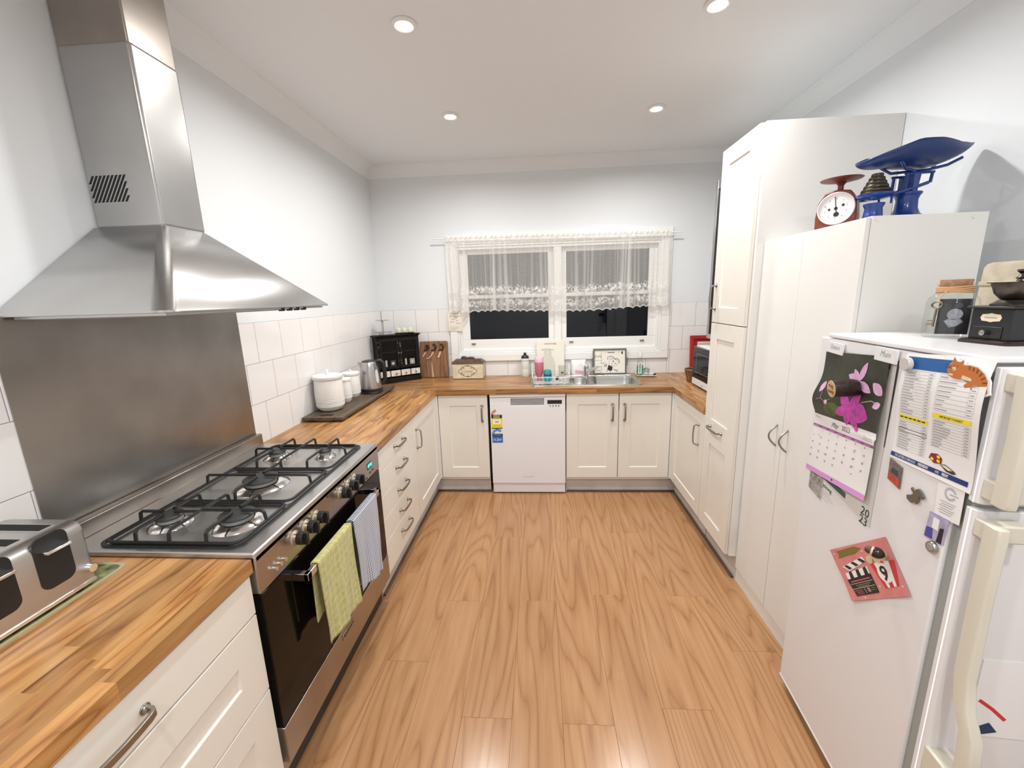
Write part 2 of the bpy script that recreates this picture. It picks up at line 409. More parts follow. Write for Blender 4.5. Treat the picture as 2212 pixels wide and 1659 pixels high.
# --- left run: drawer unit
t = thing('drawer_cabinet', 'cream base cabinet of five drawers between stove and corner door', 'cabinet', (-.73, -1.52, 0))
obj('carcass', G().box(XL, XLD-.019, -1.832, -1.211, .12, ZWB), M['melamine'], t)
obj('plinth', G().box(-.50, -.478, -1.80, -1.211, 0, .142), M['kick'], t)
F = FX(XLD, 1)
zs = [ZD1, .727, .592, .461, .330, ZD0]
for i in range(5):
    d = shaker(F, -1.830, -1.211, zs[i+1], zs[i], t, flat=True, name='drawer')
    zh = [.789, .660, .523, .394, .265][i]
    bow_handle(F, -1.580, zh, -1.436, zh, d)
t = thing('corner_base_cabinet', 'cream corner base cabinet with one panelled door beside the drawers', 'cabinet', (-.73, -.9, 0))
obj('carcass', G().box(XL, XLD-.019, -1.209, -.585, .12, ZWB), M['melamine'], t)
obj('plinth', G().box(-.50, -.478, -1.211, -.53, 0, .142), M['kick'], t)
obj('corner_filler', G().box(-.447, -.4175, -.600, -.566, ZD0, ZD1), M['melamine'], t)
d = shaker(F, -1.209, -.602, ZD0, ZD1, t, rail=.08); bow_handle(F, -1.165, .755, -1.165, .623, d)
# --- back run
F = FY(YBD)
t = thing('base_cabinet', 'cream one door base cabinet left of the white dishwasher', 'cabinet', (-.21, -.3, 0))
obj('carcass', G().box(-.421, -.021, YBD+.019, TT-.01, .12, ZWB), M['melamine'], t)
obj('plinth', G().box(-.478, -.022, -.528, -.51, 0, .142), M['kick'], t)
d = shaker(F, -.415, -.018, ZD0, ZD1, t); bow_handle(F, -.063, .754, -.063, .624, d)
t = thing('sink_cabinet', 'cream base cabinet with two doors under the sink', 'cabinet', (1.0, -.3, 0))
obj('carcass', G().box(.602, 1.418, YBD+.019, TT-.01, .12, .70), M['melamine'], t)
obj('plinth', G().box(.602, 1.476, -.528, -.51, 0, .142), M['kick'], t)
d = shaker(F, .604, 1.009, ZD0, ZD1, t); bow_handle(F, .962, .755, .962, .622, d)
d = shaker(F, 1.013, 1.410, ZD0, ZD1, t); bow_handle(F, 1.056, .755, 1.056, .622, d)
# --- right run
F = FX(XRD, -1)
t = thing('base_cabinet', 'cream one door base cabinet under the microwave counter', 'cabinet', (1.72, -.9, 0))
obj('carcass', G().box(XRD+.019, XR, -1.190, -.585, .12, ZWB), M['melamine'], t)
obj('plinth', G().box(1.478, 1.496, -1.190, -.512, 0, .142), M['kick'], t)
obj('corner_filler', G().box(1.4125, 1.445, -.600, -.566, ZD0, ZD1), M['melamine'], t)
d = shaker(F, -1.190, -.602, ZD0, ZD1, t, rail=.075); bow_handle(F, -1.110, .754, -1.110, .616, d)
t = thing('tall_cabinet', 'tall cream larder cabinet with two panelled doors beside the microwave', 'cabinet', (1.72, -1.4, 0))
g = G(); g.box(XRD+.019, XR-.002, -1.607, -1.204, .143, 2.335)
obj('carcass', g, M['melamine'], t, .001)
obj('plinth', G().box(1.478, 1.496, -1.607, -1.2, 0, .142), M['kick'], t)
d = shaker(F, -1.590, -1.194, 1.413, 2.335, t, rail=.086); bow_handle(F, -1.232, 1.626, -1.232, 1.490, d)
# lower larder door: one tall leaf with an upper and a lower sunk panel
g = G(); g.T = F
u0, u1, z0, z1 = -1.589, -1.195, ZD0, 1.409; th, dd, cc = .018, .006, .004
g.box(u0, u1, -th, -dd, z0, z1); ra = .088
for (a, b, c_, d_) in ((u0, u0+ra, z0, z1), (u1-ra, u1, z0, z1), (u0+ra, u1-ra, z0, z0+ra), (u0+ra, u1-ra, .690, .846), (u0+ra, u1-ra, z1-ra, z1)):
    g.box(a, b, -dd, 0, c_, d_)
d = obj('door', g, M['cream'], t, .0014); bow_handle(F, -1.285, .800, -1.440, .800, d)
# --- glass-front wall unit beyond the larder
t = thing('wall_cabinet', 'aluminium framed glass wall cabinet mostly hidden behind tall larder', 'cabinet', (1.83, -.87, 1.25))
obj('carcass', G().box(1.672, XR, -1.19, -.545, 1.25, 2.335), M['melamine'], t)
g = G(); y0, y1 = -1.19, -.545
g.box(1.650, 1.671, y1-.034, y1, 1.25, 2.335); g.box(1.650, 1.671, y0, y0+.034, 1.25, 2.335); g.box(1.650, 1.671, y0+.034, y1-.034, 2.28, 2.335); g.box(1.650, 1.671, y0+.034, y1-.034, 1.25, 1.285)
d = obj('door', g, M['steelZ'], t, .0015); obj('pane', G().box(1.657, 1.663, y0+.034, y1-.034, 1.285, 2.28), M['ovenglass'], d)
# --- near base cabinet left of the stove
F = FX(XLD, 1)
t = thing('base_cabinet', 'near cream base cabinet with wide drawer over panelled fronts, left foreground', 'cabinet', (-.73, -3.3, 0))
obj('carcass', G().box(XL, XLD-.019, -3.84, -2.752, .12, ZWB), M['melamine'], t)
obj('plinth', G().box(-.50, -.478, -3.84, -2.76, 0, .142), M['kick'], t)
d = shaker(F, -3.42, -2.756, .722, ZD1, t, flat=True, name='drawer'); bow_handle(F, -3.242, .781, -3.088, .781, d, r=.0065)
d = shaker(F, -3.42, -2.756, .462, .719, t, rail=.094, name='drawer')
d = shaker(F, -3.42, -2.756, ZD0, .459, t, rail=.088, name='drawer')
d = shaker(F, -3.838, -3.423, ZD0, ZD1, t)
# --- flat white pantry cupboard
XP, YPF, YPS, YPN, ZP = 1.475, -1.609, -1.909, -2.236, 1.817
t = thing('pantry_cupboard', 'white flat two door pantry cupboard between larder and fridge', 'cupboard', (1.66, -1.92, 0))
obj('carcass', G().box(XP+.0165, 1.846, YPN, YPF, .076, ZP), M['melamine'], t, .001)
obj('plinth', G().box(XP+.006, XP+.022, YPN, YPF, 0, .075), M['melamine'], t)
F = FX(XP, -1)
d1 = shaker(F, YPS, YPF, .078, ZP-.002, t, m='melamine', th=.016, flat=True)
d2 = shaker(F, YPN+.002, YPS, .078, ZP-.002, t, m='melamine', th=.016, flat=True)
for d, u in ((d1, -1.868), (d2, -1.950)):
    g = G(); g.T = F
    g.tube([(u, -.002+.036*math.sin(PI*k/12), .890+.103*k/12) for k in range(13)], .0042, 8)
    obj('handle', g, M['pewter'], d, label='curved metal bow handle')
for (x, z) in ((1.508, ZP-.012), (1.80, ZP-.014)):
    obj('screw_cap', G().cyl((x, YPN, z), (x, YPN-.0025, z), .0065, .005, 14), M['melamine'], t)
# --- dark beads along the plinths
for i, (x0, x1, y0, y1) in enumerate(((-.478, -.462, -1.80, -.528), (-.478, -.02, -.545, -.528), (.612, 1.478, -.545, -.528), (1.462, 1.478, -1.6, -.528))):
    struct('trim_%d' % (4+i), G().box(x0, x1, y0, y1, 0, .012), M['scotia'], bevel=.005)
# ================================================================== WORKTOPS (staves of solid timber)
def worktop(name, label, x0, x1, y0, y1, ax, hole=None, w=.0413):
    t = thing(name, label, 'worktop', ((x0+x1)/2, (y0+y1)/2, ZWB), local=True)
    cx, cy = (x0+x1)/2, (y0+y1)/2
    a0, a1, b0, b1 = (x0, x1, y0, y1) if ax == 0 else (y0, y1, x0, x1)
    n = max(1, round((b1-b0)/w)); w = (b1-b0)/n
    for k in range(n):
        p, q = b0+k*w, b0+(k+1)*w
        runs = [(a0, a1)]
        if hole and q > hole[2]+.001 and p < hole[3]-.001: runs = [(a0, hole[0]), (hole[1], a1)]
        for (s0, s1) in runs:
            cuts = [s0]; c = s0 + random.uniform(.08, .55)
            while c < s1-.12: cuts.append(c); c += random.uniform(.28, .62)
            cuts.append(s1)
            for s, e in zip(cuts[:-1], cuts[1:]):
                me = shared_box('stave_unit_%d' % ax, 1, 1, 1, M['staveX' if ax == 0 else 'staveY'])
                m, h = (s+e)/2, (p+q)/2
                if ax == 0: piece('stave', me, (m-cx, h-cy, 0), t, scale=(e-s, q-p, ZW-ZWB))
                else: piece('stave', me, (h-cx, m-cy, 0), t, scale=(q-p, e-s, ZW-ZWB))
    return t
HOLE = (.642, 1.192, -.492, -.150)
worktop('worktop', 'timber block worktop on the left between stove and corner', XL+.0005, -.418, -1.834, -.599, 1)
worktop('worktop', 'timber block worktop under the window, holding the sink', XL+.0005, 1.410, -.599, -.0005, 0, HOLE)
worktop('worktop', 'timber block worktop on the right under the microwave', 1.4105, XR-.0005, -1.190, -.0005, 1)
worktop('worktop', 'near timber block worktop in the left foreground under the toaster', XL+.0005, -.418, -3.84, -2.748, 1)
# ================================================================== STOVE
YS0, YS1, XS, ZT = -2.745, -1.837, -.410, .905
st = thing('gas_stove', 'wide freestanding stainless steel gas stove with black oven door', 'stove', (-.72, -2.29, 0))
obj('body', G().box(-1.0, XS-.03, YS0, YS1, .10, ZT-.03), M['steelD'], st)
obj('plinth', G().box(-.95, XS-.05, YS0+.02, YS1-.02, .02, .12), M['blackpl'], st)
for y in (YS0+.05, YS1-.05):
    for x in (-.50, -.93): obj('foot', G().cyl((x, y, 0), (x, y, .10), .018, n=14), M['chrome'], st)
g = G(); g.box(-1.0, XS, YS0, YS1, ZT-.034, ZT); obj('hob_plate', g, M['steelY'], st, .006, 3)
g = G(); g.box(-1.033, -.998, YS0, YS1, ZT-.05, .958); up = obj('upstand', g, M['steelD'], st, .003)
for k in range(9):
    y = -2.43 + k*.022
    obj('vent_slot', G().box(-.935+(k % 2)*.012, -.925+(k % 2)*.012, y, y+.016, ZT-.001, ZT+.0006), M['chrome'], st)
# sunken enamel pan with black outline
g = G(); lo = [(x, y) for x, y in rrect(.455, .845, .035, 6, -.690, -2.303)]; li = rrect(.437, .827, .03, 6, -.690, -2.303)
g.loft([[(x, y, ZT-.001) for x, y in lo], [(x, y, ZT+.006) for x, y in lo], [(x, y, ZT+.006) for x, y in li], [(x, y, ZT-.001) for x, y in li]], False, False)
obj('pan_gasket', g, M['iron'], st, smooth=30)
g = G(); g.poly([(x, y, ZT+.0006) for x, y in li]); obj('pan', g, M['steelY'], st)
# burners
for (x, y, r) in ((-.795, -2.595, .036), (-.575, -2.585, .047), (-.678, -2.318, .056), (-.795, -2.035, .034), (-.575, -2.025, .026)):
    g = G(); g.lathe([(r*1.75, ZT+.001), (r*1.7, ZT+.004), (r*1.12, ZT+.018), (r*1.05, ZT+.018), (r*1.05, ZT+.012)], (x, y, 0), 30)
    b = obj('burner', g, M['chrome'], st, label='polished burner bowl')
    g = G(); g.lathe([(0, ZT+.012), (r*.98, ZT+.012), (r*.98, ZT+.026), (r*.9, ZT+.028), (0, ZT+.028)], (x, y, 0), 28); obj('burner_ring', g, M['greypl'], b)
    g = G(); g.lathe([(0, ZT+.028), (r*1.08, ZT+.028), (r*1.1, ZT+.034), (r*1.0, ZT+.037), (0, ZT+.038)], (x, y, 0), 28); obj('burner_cap', g, M['burner'], b)
# three cast iron trivets
def trivet(y0, y1, burners):
    g = G(); x0, x1, zb, zt = -.897, -.478, ZT+.010, ZT+.046
    g.tube([(x, y, zb) for x, y in rrect(x1-x0, y1-y0, .03, 4, (x0+x1)/2, (y0+y1)/2)], .0055, 8, True)
    ym = (y0+y1)/2
    def fin(pts): g.tube(pts, .0052, 8)
    for (bx, by) in burners:
        for sx in (-1, 1):
            xe = x0 if sx < 0 else x1
            if len(burners) == 2 and ((sx > 0) != (bx > -.69)): xe = -.69
            if abs(xe+.69) > .01: fin([(xe, by, zb), (xe-sx*.004, by, zt-.006), (xe-sx*.012, by, zt), (bx+sx*.020, by, zt)])
            else: fin([(xe, by, zt), (bx+sx*.020, by, zt)])
        for sy, ye in ((-1, y0), (1, y1)):
            fin([(bx, ye, zb), (bx, ye-sy*.004, zt-.006), (bx, ye-sy*.012, zt), (bx, by+sy*.020, zt)])
    fin([(-.69, y0, zb), (-.69, y0+.004, zt-.006), (-.69, y0+.012, zt), (-.69, y1-.012, zt), (-.69, y1-.004, zt-.006), (-.69, y1, zb)]) if len(burners) == 2 else None
    return obj('trivet', g, M['iron'], st)
trivet(-2.713, -2.470, ((-.795, -2.595), (-.575, -2.585))); trivet(-2.458, -2.187, ((-.678, -2.318),)); trivet(-2.175, -1.894, ((-.795, -2.035), (-.575, -2.025)))
# fascia
g = G(); g.box(XS-.035, XS, YS0, YS1, .772, ZT-.012); fa = obj('control_panel', g, M['steelD'], st, .004)
for y in (-2.560, -2.492, -2.428, -2.240, -2.172, -2.112):
    g = G(); g.T = lambda a, b, c, y=y: (XS+a, y+b, .838+c)
    g.tube([(0, 0, 0), (.006, 0, 0)], .025, 24, rs=[.025, .022])
    k = obj('knob', g, M['greypl'], fa, label='black control knob with brass ring')
    g = G(); g.T = lambda a, b, c, y=y: (XS+a, y+b, .838+c)
    g.tube([(.006, 0, 0), (.015, 0, 0)], .0225, 24); obj('ring', g, M['brass'], k)
    g = G(); g.T = lambda a, b, c, y=y: (XS+a, y+b, .838+c)
    g.tube([(.015, 0, 0), (.034, 0, 0)], .0215, 24); g.box(.030, .048, -.006, .006, -.0215, .0215); obj('grip', g, M['blackpl'], k, .002)
for y in (-2.680, -2.657, -2.634):
    g = G(); g.tube([(XS, y, .812), (XS+.008, y, .812), (XS+.014, y, .812)], .006, 14, rs=[.0045, .0045, .0065]); obj('push_button', g, M['chrome'], fa)
g = G(); g.box(XS, XS+.001, -1.975, -1.925, .818, .848); ds = obj('clock_display', g, M['blackpl'], fa)
M['led'] = mat('green_led', (.05, .9, .75), .5, emit=2.2)
g = G()
for k in range(4): g.box(XS+.001, XS+.0014, -1.968+k*.010+(k > 1)*.004, -1.961+k*.010+(k > 1)*.004, .826, .841)
obj('digits', g, M['led'], ds, smooth=0)
for (y, z) in ((-1.948, .797), (-1.918, .799), (-1.99, .785)): obj('mark', G().box(XS, XS+.0006, y-.008, y+.008, z-.004, z+.004), M['ink'], fa)
for y in (-2.60, -2.53, -2.46, -2.275, -2.205, -2.145, -2.335): obj('mark', G().box(XS, XS+.0006, y-.003, y+.003, .866, .874), M['ink'], fa)
# oven door and warming drawer
g = G(); g.box(XS-.035, XS-.002, YS0+.003, YS1-.003, .292, .768); dr = obj('oven_door', g, M['ovenglass'], st, .003)
g = G()
g.box(-.368, -.352, -2.607, -1.985, .712, .737); g.box(XS-.004, -.352, -2.607, -2.585, .712, .737); g.box(XS-.004, -.352, -2.007, -1.985, .712, .737)
obj('handle', g, M['chrome'], dr, .0018, label='square section chrome towel bar handle')
g = G(); g.box(XS-.035, XS, YS0+.002, YS1-.002, .154, .289); wdw = obj('warming_drawer', g, M['steelD'], st, .0025)
g = G(); g.box(XS, XS+.0025, -2.36, -2.262, .247, .272); g2 = obj('badge', g, M['steelD'], wdw, .001)
g = G()
for k, (w, h) in enumerate(((.010, .012), (.011, .009), (.010, .011), (.012, .009), (.010, .010), (.009, .011))): g.box(XS+.0024, XS+.003, -2.351+k*.0152, -2.351+k*.0152+w, .2535, .2535+h)
obj('badge_letters', g, M['ink'], g2, smooth=0)
# ------------------------------------------------------------------ towels on the oven rail
def towel(name, label, y0, y1, zf, zb, m, seed, slope=0.):
    rnd = random.Random(seed); ph = [rnd.uniform(0, 6) for _ in range(6)]
    ym, xr, ztop = (y0+y1)/2, -.360, .7385; hb, hf = .0125, .0125
    def fn(u, v):
        y = y0 + (y1-y0)*u
        Lf = ztop - zf - .018*math.sin(3.1*u+ph[0]) + slope*(u-.5); Lb = ztop - zb + .01*math.sin(4*u+ph[1])
        t = v*2-1                                              # -1 back hem .. 0 over the rail .. 1 front hem
        if abs(t) < .06: a = t/.06*PI/2; x = xr+.0125*math.sin(a); z = ztop+.0030*math.cos(a)
        elif t > 0:
            k = (t-.06)/.94; z = ztop-Lf*k; x = xr+.0125+.007*k*(1+math.sin(9*u+ph[2]+2*k))+.003*math.sin(22*u+ph[3])*k
            y += (u-.5)*-.02*k + .006*math.sin(5*k+ph[4])*k
        else:
            k = (-t-.06)/.94; z = ztop-Lb*k; x = xr-.0135-.006*k*(.5+.5*math.sin(7*u+ph[5]))
        return (x, y, z)
    g = G(); g.grid(fn, 36, 80)
    o = obj(name, g, m, smooth=180); sd = o.modifiers.new('thick', 'SOLIDIFY'); sd.thickness = .0042; sd.offset = 0
    return o
def terry(name, c0, c1, check=False):
    m, nt, bs, N = nmat(name); geo = N('NewGeometry').outputs['Position']
    mp = N('Mapping', i_Vector=geo, i_Scale=(1, 1, 1))
    sp = N('SeparateXYZ', i_0=mp.outputs[0])
    def line(s, f, th):
        a = N('Math', operation='MULTIPLY', i_0=s, i_1=f); b = N('Math', operation='FRACT', i_0=a.outputs[0]); return N('Math', operation='LESS_THAN', i_0=b.outputs[0], i_1=th).outputs[0]
    nz = N('TexNoise', i_Vector=geo, i_Scale=420.0, i_Detail=3.0); nb = N('TexNoise', i_Vector=geo, i_Scale=60.0, i_Detail=4.0)
    if check:
        l = N('Math', operation='MAXIMUM', i_0=line(sp.outputs[1], 95, .38), i_1=line(sp.outputs[2], 95, .38)).outputs[0]
        mx = N('Mix', data_type='RGBA', i_0=l, i_6=col4(c0), i_7=col4(c1))
        c = mx.outputs[2]
    else:
        l = N('Math', operation='MAXIMUM', i_0=line(sp.outputs[1], 33, .12), i_1=line(sp.outputs[2], 33, .12)).outputs[0]
        lf = N('Math', operation='MULTIPLY', i_0=l, i_1=.6)
        r = ramp(N, nb.outputs[0], [(.3, c0), (.7, tuple((a+b)/2 for a, b in zip(c0, c1)))])
        mx = N('Mix', data_type='RGBA', i_0=lf.outputs[0], i_6=r, i_7=col4(c1)); c = mx.outputs[2]
    nt.links.new(c, bs.inputs['Base Color']); bs.inputs['Roughness'].default_value = .95; bs.inputs['Sheen Weight'].default_value = .3
    b = N('Bump', i_Strength=.9, i_Distance=.003, i_Height=nz.outputs[0]); nt.links.new(b.outputs[0], bs.inputs['Normal']); return m
M['yellow'] = terry('yellow_terry', (.40, .385, .105), (.70, .665, .30)); M['bluecheck'] = terry('blue_grey_check', (.085, .095, .15), (.62, .64, .72), True)
tag(towel('tea_towel', '', -2.552, -2.306, .402, .505, M['yellow'], 3, -.02), 'pale yellow check terry towel hung over the oven handle', 'towel', 'towels on the oven handle')
tag(towel('tea_towel', '', -2.286, -2.052, .388, .41, M['bluecheck'], 8, .02), 'blue grey and white fine check towel hung over the oven handle', 'towel', 'towels on the oven handle')
# ================================================================== SPLASHBACK AND HOOD
sb = solo('splashback', G().box(0, .003, -.455, .455, 0, .70), M['splash'], 'brushed steel splashback sheet on the wall behind the stove', 'splashback', (XL+.0003, -2.285, .90))
hd = thing('range_hood', 'stainless steel canopy range hood with tall chimney on left wall', 'range hood', (-.80, -2.29, 1.578))
x0 = XL; hx, hy0, hy1, hz = -.550, -2.722, -1.852, 1.580
cx_, cy0, cy1, cz = -.806, -2.398, -2.218, 1.853
def hood_loop(x1, y0, y1, r, z):
    L = [(x0, y0, z)]
    for k in range(7): a = PI/2*k/6; L.append((x1-r+r*math.sin(a), y0+r-r*math.cos(a), z))
    for k in range(7): a = PI/2*k/6; L.append((x1-r+r*math.cos(a), y1-r+r*math.sin(a), z))
    return L + [(x0, y1, z)]
g = G(); g.loft([hood_loop(hx, hy0, hy1, .045, hz), hood_loop(hx, hy0, hy1, .045, hz+.006), hood_loop(cx_+.006, cy0-.006, cy1+.006, .030, cz)])
cn = obj('canopy', g, M['hood'], hd, smooth=50)
g = G(); g.box(x0, cx_, cy0, cy1, cz-.004, 2.380); ch = obj('chimney', g, M['steelZ'], hd, .012, 5)
g = G(); g.box(x0, cx_-.004, cy0+.004, cy1-.004, 2.37, ZC); obj('chimney_extension', g, M['steelD'], hd, .006, 4)
# slanted vent slots in the near side of the chimney
vx0, vx1, vz0, vz1 = -1.030, -.906, 1.930, 2.010
for k in range(13):
    xa = vx0 - .05 + k*.0135; pts = []
    def clip(x, z): return x
    a, b = (xa, vz0), (xa+.052, vz1); w = .0078
    # clip the slanted bar to the grille rectangle
    def lim(p, q):
        (x1, z1), (x2, z2) = p, q; t0, t1 = 0, 1
        if x1 < vx0: t0 = (vx0-x1)/(x2-x1)
        if x2 > vx1: t1 = (vx1-x1)/(x2-x1)
        return t0, t1
    t0, t1 = lim(a, b)
    if t1-t0 < .12 or t0 > 1 or t1 < 0: continue
    p = [(a[0]+(b[0]-a[0])*t, a[1]+(b[1]-a[1])*t) for t in (t0, t1)]
    g = G(); g.poly([(p[0][0], cy0-.0004, p[0][1]), (p[0][0]+w, cy0-.0004, p[0][1]), (p[1][0]+w, cy0-.0004, p[1][1]), (p[1][0], cy0-.0004, p[1][1])], (0, .001, 0))
    obj('vent_slot', g, M['darkgap'], ch)
g = G(); g.box(x0+.02, hx-.03, hy0+.03, hy1-.03, hz-.008, hz-.001); obj('filter_panel', g, M['steelY'], cn)
for k in range(2): obj('filter', G().box(x0+.05, hx-.10, hy0+.05+k*.4, hy0+.42+k*.4, hz-.012, hz-.007), M['greypl'], cn, .002)
for k in range(4): obj('control_button', G().cyl((hx-.035, -2.18+k*.05, hz-.014), (hx-.035, -2.18+k*.05, hz-.002), .011, n=14), M['blackpl'], cn)
# ================================================================== DISHWASHER
dw = thing('dishwasher', 'white freestanding dishwasher with energy stickers, under the worktop', 'dishwasher', (.299, -.3, 0))
yd = -.590; Fd = FY(yd)
obj('cabinet', G().box(.004, .594, yd+.045, -.02, .03, .845), M['darkgap'], dw)
g = G(); g.T = Fd; g.box(.0, .598, -.045, 0, .822, .8465); obj('top_lid', g, M['dwwhite'], dw, .003)
g = G(); g.T = Fd
g.box(.002, .596, -.045, -.001, .096, .755); g.box(.002, .168, -.045, -.001, .755, .818); g.box(.430, .596, -.045, -.001, .755, .818); g.box(.168, .430, -.045, -.001, .812, .818); g.box(.168, .430, -.045, -.032, .755, .812)
dd_ = obj('door', g, M['dwwhite'], dw, .0016)
g = G(); g.T = Fd; g.poly([(.171, 0, .811), (.428, 0, .811), (.426, 0, .795), (.414, 0, .780), (.185, 0, .780), (.173, 0, .795)], (0, -.012, 0)); obj('handle_recess', g, M['greypl'], dd_)
g = G(); g.T = Fd; g.box(.456, .569, -.001, .0006, .766, .796); ds = obj('display', g, M['blackpl'], dd_)
for k in range(4):
    x = .478+k*.0223; g = G(); g.T = Fd; g.tube([(x, -.001, .749), (x, .0008, .749)], .0046, 12); obj('button', g, M['ink'], dd_)
g = G(); g.T = Fd; g.box(.004, .594, -.045, -.012, .012, .090); obj('toe_panel', g, M['dwwhite'], dw, .002)
fn = lambda a, b: (a, yd-.0006, b)
g = G(); text(g, 'FISHER & PAYKEL', .0092, lambda a, b: (a, yd+.0004, b), .297, .150, 'CENTER', sx=1.25); obj('maker_text', g, M['greyink'], dd_, smooth=0)
def flat(pts, m, parent, name, y=yd): g = G(); g.poly([(a, y, b) for a, b in pts]); return obj(name, g, m, parent, smooth=0)
def rect(a0, a1, b0, b1): return [(a0, b0), (a1, b0), (a1, b1), (a0, b1)]
M['red'] = mat('print_red', (.62, .03, .04), .4); M['yel'] = mat('print_yellow', (.86, .74, .03), .4); M['blu'] = mat('print_blue', (.02, .17, .50), .4); M['navy'] = mat('print_navy', (.015, .035, .11), .4); M['pw'] = mat('print_white', (.85, .85, .85), .4)
def arc(cx, cy, r0, r1, a0, a1, n=14): return [(cx+r1*math.cos(math.radians(a0+(a1-a0)*k/n)), cy+r1*math.sin(math.radians(a0+(a1-a0)*k/n))) for k in range(n+1)] + [(cx+r0*math.cos(math.radians(a1+(a0-a1)*k/n)), cy+r0*math.sin(math.radians(a1+(a0-a1)*k/n))) for k in range(n+1)]
def arcmesh(g, cx, cy, r0, r1, a0, a1, fn, n=16):
    p = arc(cx, cy, r0, r1, a0, a1, n); m = n+1
    g.add([fn(*q) for q in p], [(i, i+1, 2*m-2-i, 2*m-1-i) for i in range(n)])
stk = thing('energy_label', 'red, black and yellow energy rating sticker on dishwasher door', 'sticker', (.052, yd, .57))
y1_ = yd-.0004; y2_ = yd-.0008
flat(rect(.010, .096, .570, .652), M['yel'], stk, 'yellow_field', y1_); flat(rect(.010, .096, .652, .681), M['ink'], stk, 'black_band', y1_); flat(rect(.010, .096, .566, .573), M['ink'], stk, 'black_foot', y2_)
flat(rect(.022, .084, .604, .641), M['pw'], stk, 'white_field', y2_)
g = G(); arcmesh(g, .053, .681, .026, .043, 98, 180, lambda a, b: (a, y1_, b)); obj('star_arc', g, M['red'], stk, smooth=0)
g = G()
for a in (112, 138, 164): g.tube([(.053+.0345*math.cos(math.radians(a)), y1_+.0002, .681+.0345*math.sin(math.radians(a))), (.053+.0345*math.cos(math.radians(a)), y2_, .681+.0345*math.sin(math.radians(a)))], .0042, 8)
obj('stars', g, M['pw'], stk, smooth=0)
g = G(); text(g, 'ENERGY', .0135, lambda a, b: (a, y2_, b), .053, .668, 'CENTER', .01, sx=1.05); text(g, 'RATING', .0135, lambda a, b: (a, y2_, b), .053, .6555, 'CENTER', .01, sx=1.05); obj('lettering', g, M['pw'], stk, smooth=0)
g = G(); [g.poly([(a, y2_-.0003, b) for a, b in rect(.041+.009*k, .048+.009*k, .618, .628)]) for k in range(3)]; obj('figures', g, M['red'], stk, smooth=0)
g = G(); [g.poly([(a, y2_, b) for a, b in rect(.018, .088, z, z+.0035)]) for z in (.592, .583)]; obj('small_print', g, mat('print_ochre', (.55, .45, .02), .4), stk, smooth=0)
stk = thing('water_label', 'blue water rating sticker on dishwasher door below energy label', 'sticker', (.054, yd, .448))
flat(rect(.012, .097, .448, .500), M['blu'], stk, 'blue_field', y1_); flat(rect(.012, .097, .500, .523), M['navy'], stk, 'navy_band', y1_)
g = G(); arcmesh(g, .054, .523, .024, .042, 35, 180, lambda a, b: (a, y1_, b)); obj('star_arc', g, M['blu'], stk, smooth=0)
g = G()
for a in (55, 85, 115, 145, 168): g.tube([(.054+.033*math.cos(math.radians(a)), y1_+.0002, .523+.033*math.sin(math.radians(a))), (.054+.033*math.cos(math.radians(a)), y2_, .523+.033*math.sin(math.radians(a)))], .0036, 8)
obj('stars', g, M['pw'], stk, smooth=0)
g = G(); text(g, '11.5', .027, lambda a, b: (a, y2_, b), .018, .464, bold=.02); text(g, 'WATER RATING', .0085, lambda a, b: (a, y2_, b), .0545, .510, 'CENTER'); [g.poly([(a, y2_, b) for a, b in rect(.066, .090-.006*k, .476-.009*k, .479-.009*k)]) for k in range(2)]; obj('lettering', g, M['pw'], stk, smooth=0)
# ================================================================== SINK AND TAP
sk = thing('kitchen_sink', 'stainless steel bowl and a half sink with drainer in worktop', 'sink', (.77, -.30, ZW))
M['sinksteel'] = steel('satin_sink_steel', (.52, .52, .51), .28, 0)
sx0, sx1, sy0, sy1 = .337, 1.206, -.512, -.096; zt = ZW+.0025
bowls = ((.650, .804, -.470, -.205, .120), (.836, 1.184, -.486, -.166, .155))
g = G()
g.box(sx0, .650, sy0, sy1, ZW, zt); g.box(.804, .836, sy0, sy1, ZW, zt); g.box(1.184, sx1, sy0, sy1, ZW, zt)
for (a, b, c_, d_, h) in bowls: g.box(a, b, sy0, c_, ZW, zt); g.box(a, b, d_, sy1, ZW, zt)
rim = obj('drainer_deck', g, M['sinksteel'], sk)
g = G()
for k in range(7): g.box(.365+k*.037, .378+k*.037, -.47, -.16, zt-.0005, zt+.0015)
obj('drainer_ribs', g, M['sinksteel'], sk, .001)
g = G(); ring_ = rrect(sx1-sx0, sy1-sy0, .03, 5, (sx0+sx1)/2, (sy0+sy1)/2); g.tube([(x, y, zt) for x, y in ring_], .0035, 6, True); obj('rim', g, M['sinksteel'], sk)
for (a, b, c_, d_, h) in bowls:
    w, l, cx, cy = b-a, d_-c_, (a+b)/2, (c_+d_)/2; g = G(); L = []
    for (gr, z, r) in ((.012, zt+.0008, .03), (0, zt+.001, .06), (-.004, ZW-.012, .058), (-.014, ZW-h+.03, .055), (-.034, ZW-h+.006, .05), (-.07, ZW-h, .03)):
        L.append([(x, y, z) for x, y in rrect(w+gr*2, l+gr*2, min(r, (min(w, l)+gr*2)/2-.002), 6, cx, cy)])
    g.loft(L, False, True); bo = obj('bowl', g, M['sinksteel'], sk, smooth=50)
    obj('waste', G().lathe([(0, ZW-h+.003), (.030, ZW-h+.003), (.034, ZW-h+.001)], (cx, cy, 0), 20), M['chrome'], bo)
tp = thing('mixer_tap', 'chrome lever mixer tap with angled spout behind the sink', 'tap', (.803, -.165, ZW))
g = G(); g.lathe([(.026, 0), (.026, .006), (.021, .010), (.0205, .070), (.0225, .074), (.0225, .098), (.014, .108), (0, .109)], (.803, -.165, zt), 24); obj('body', g, M['chrome'], tp)
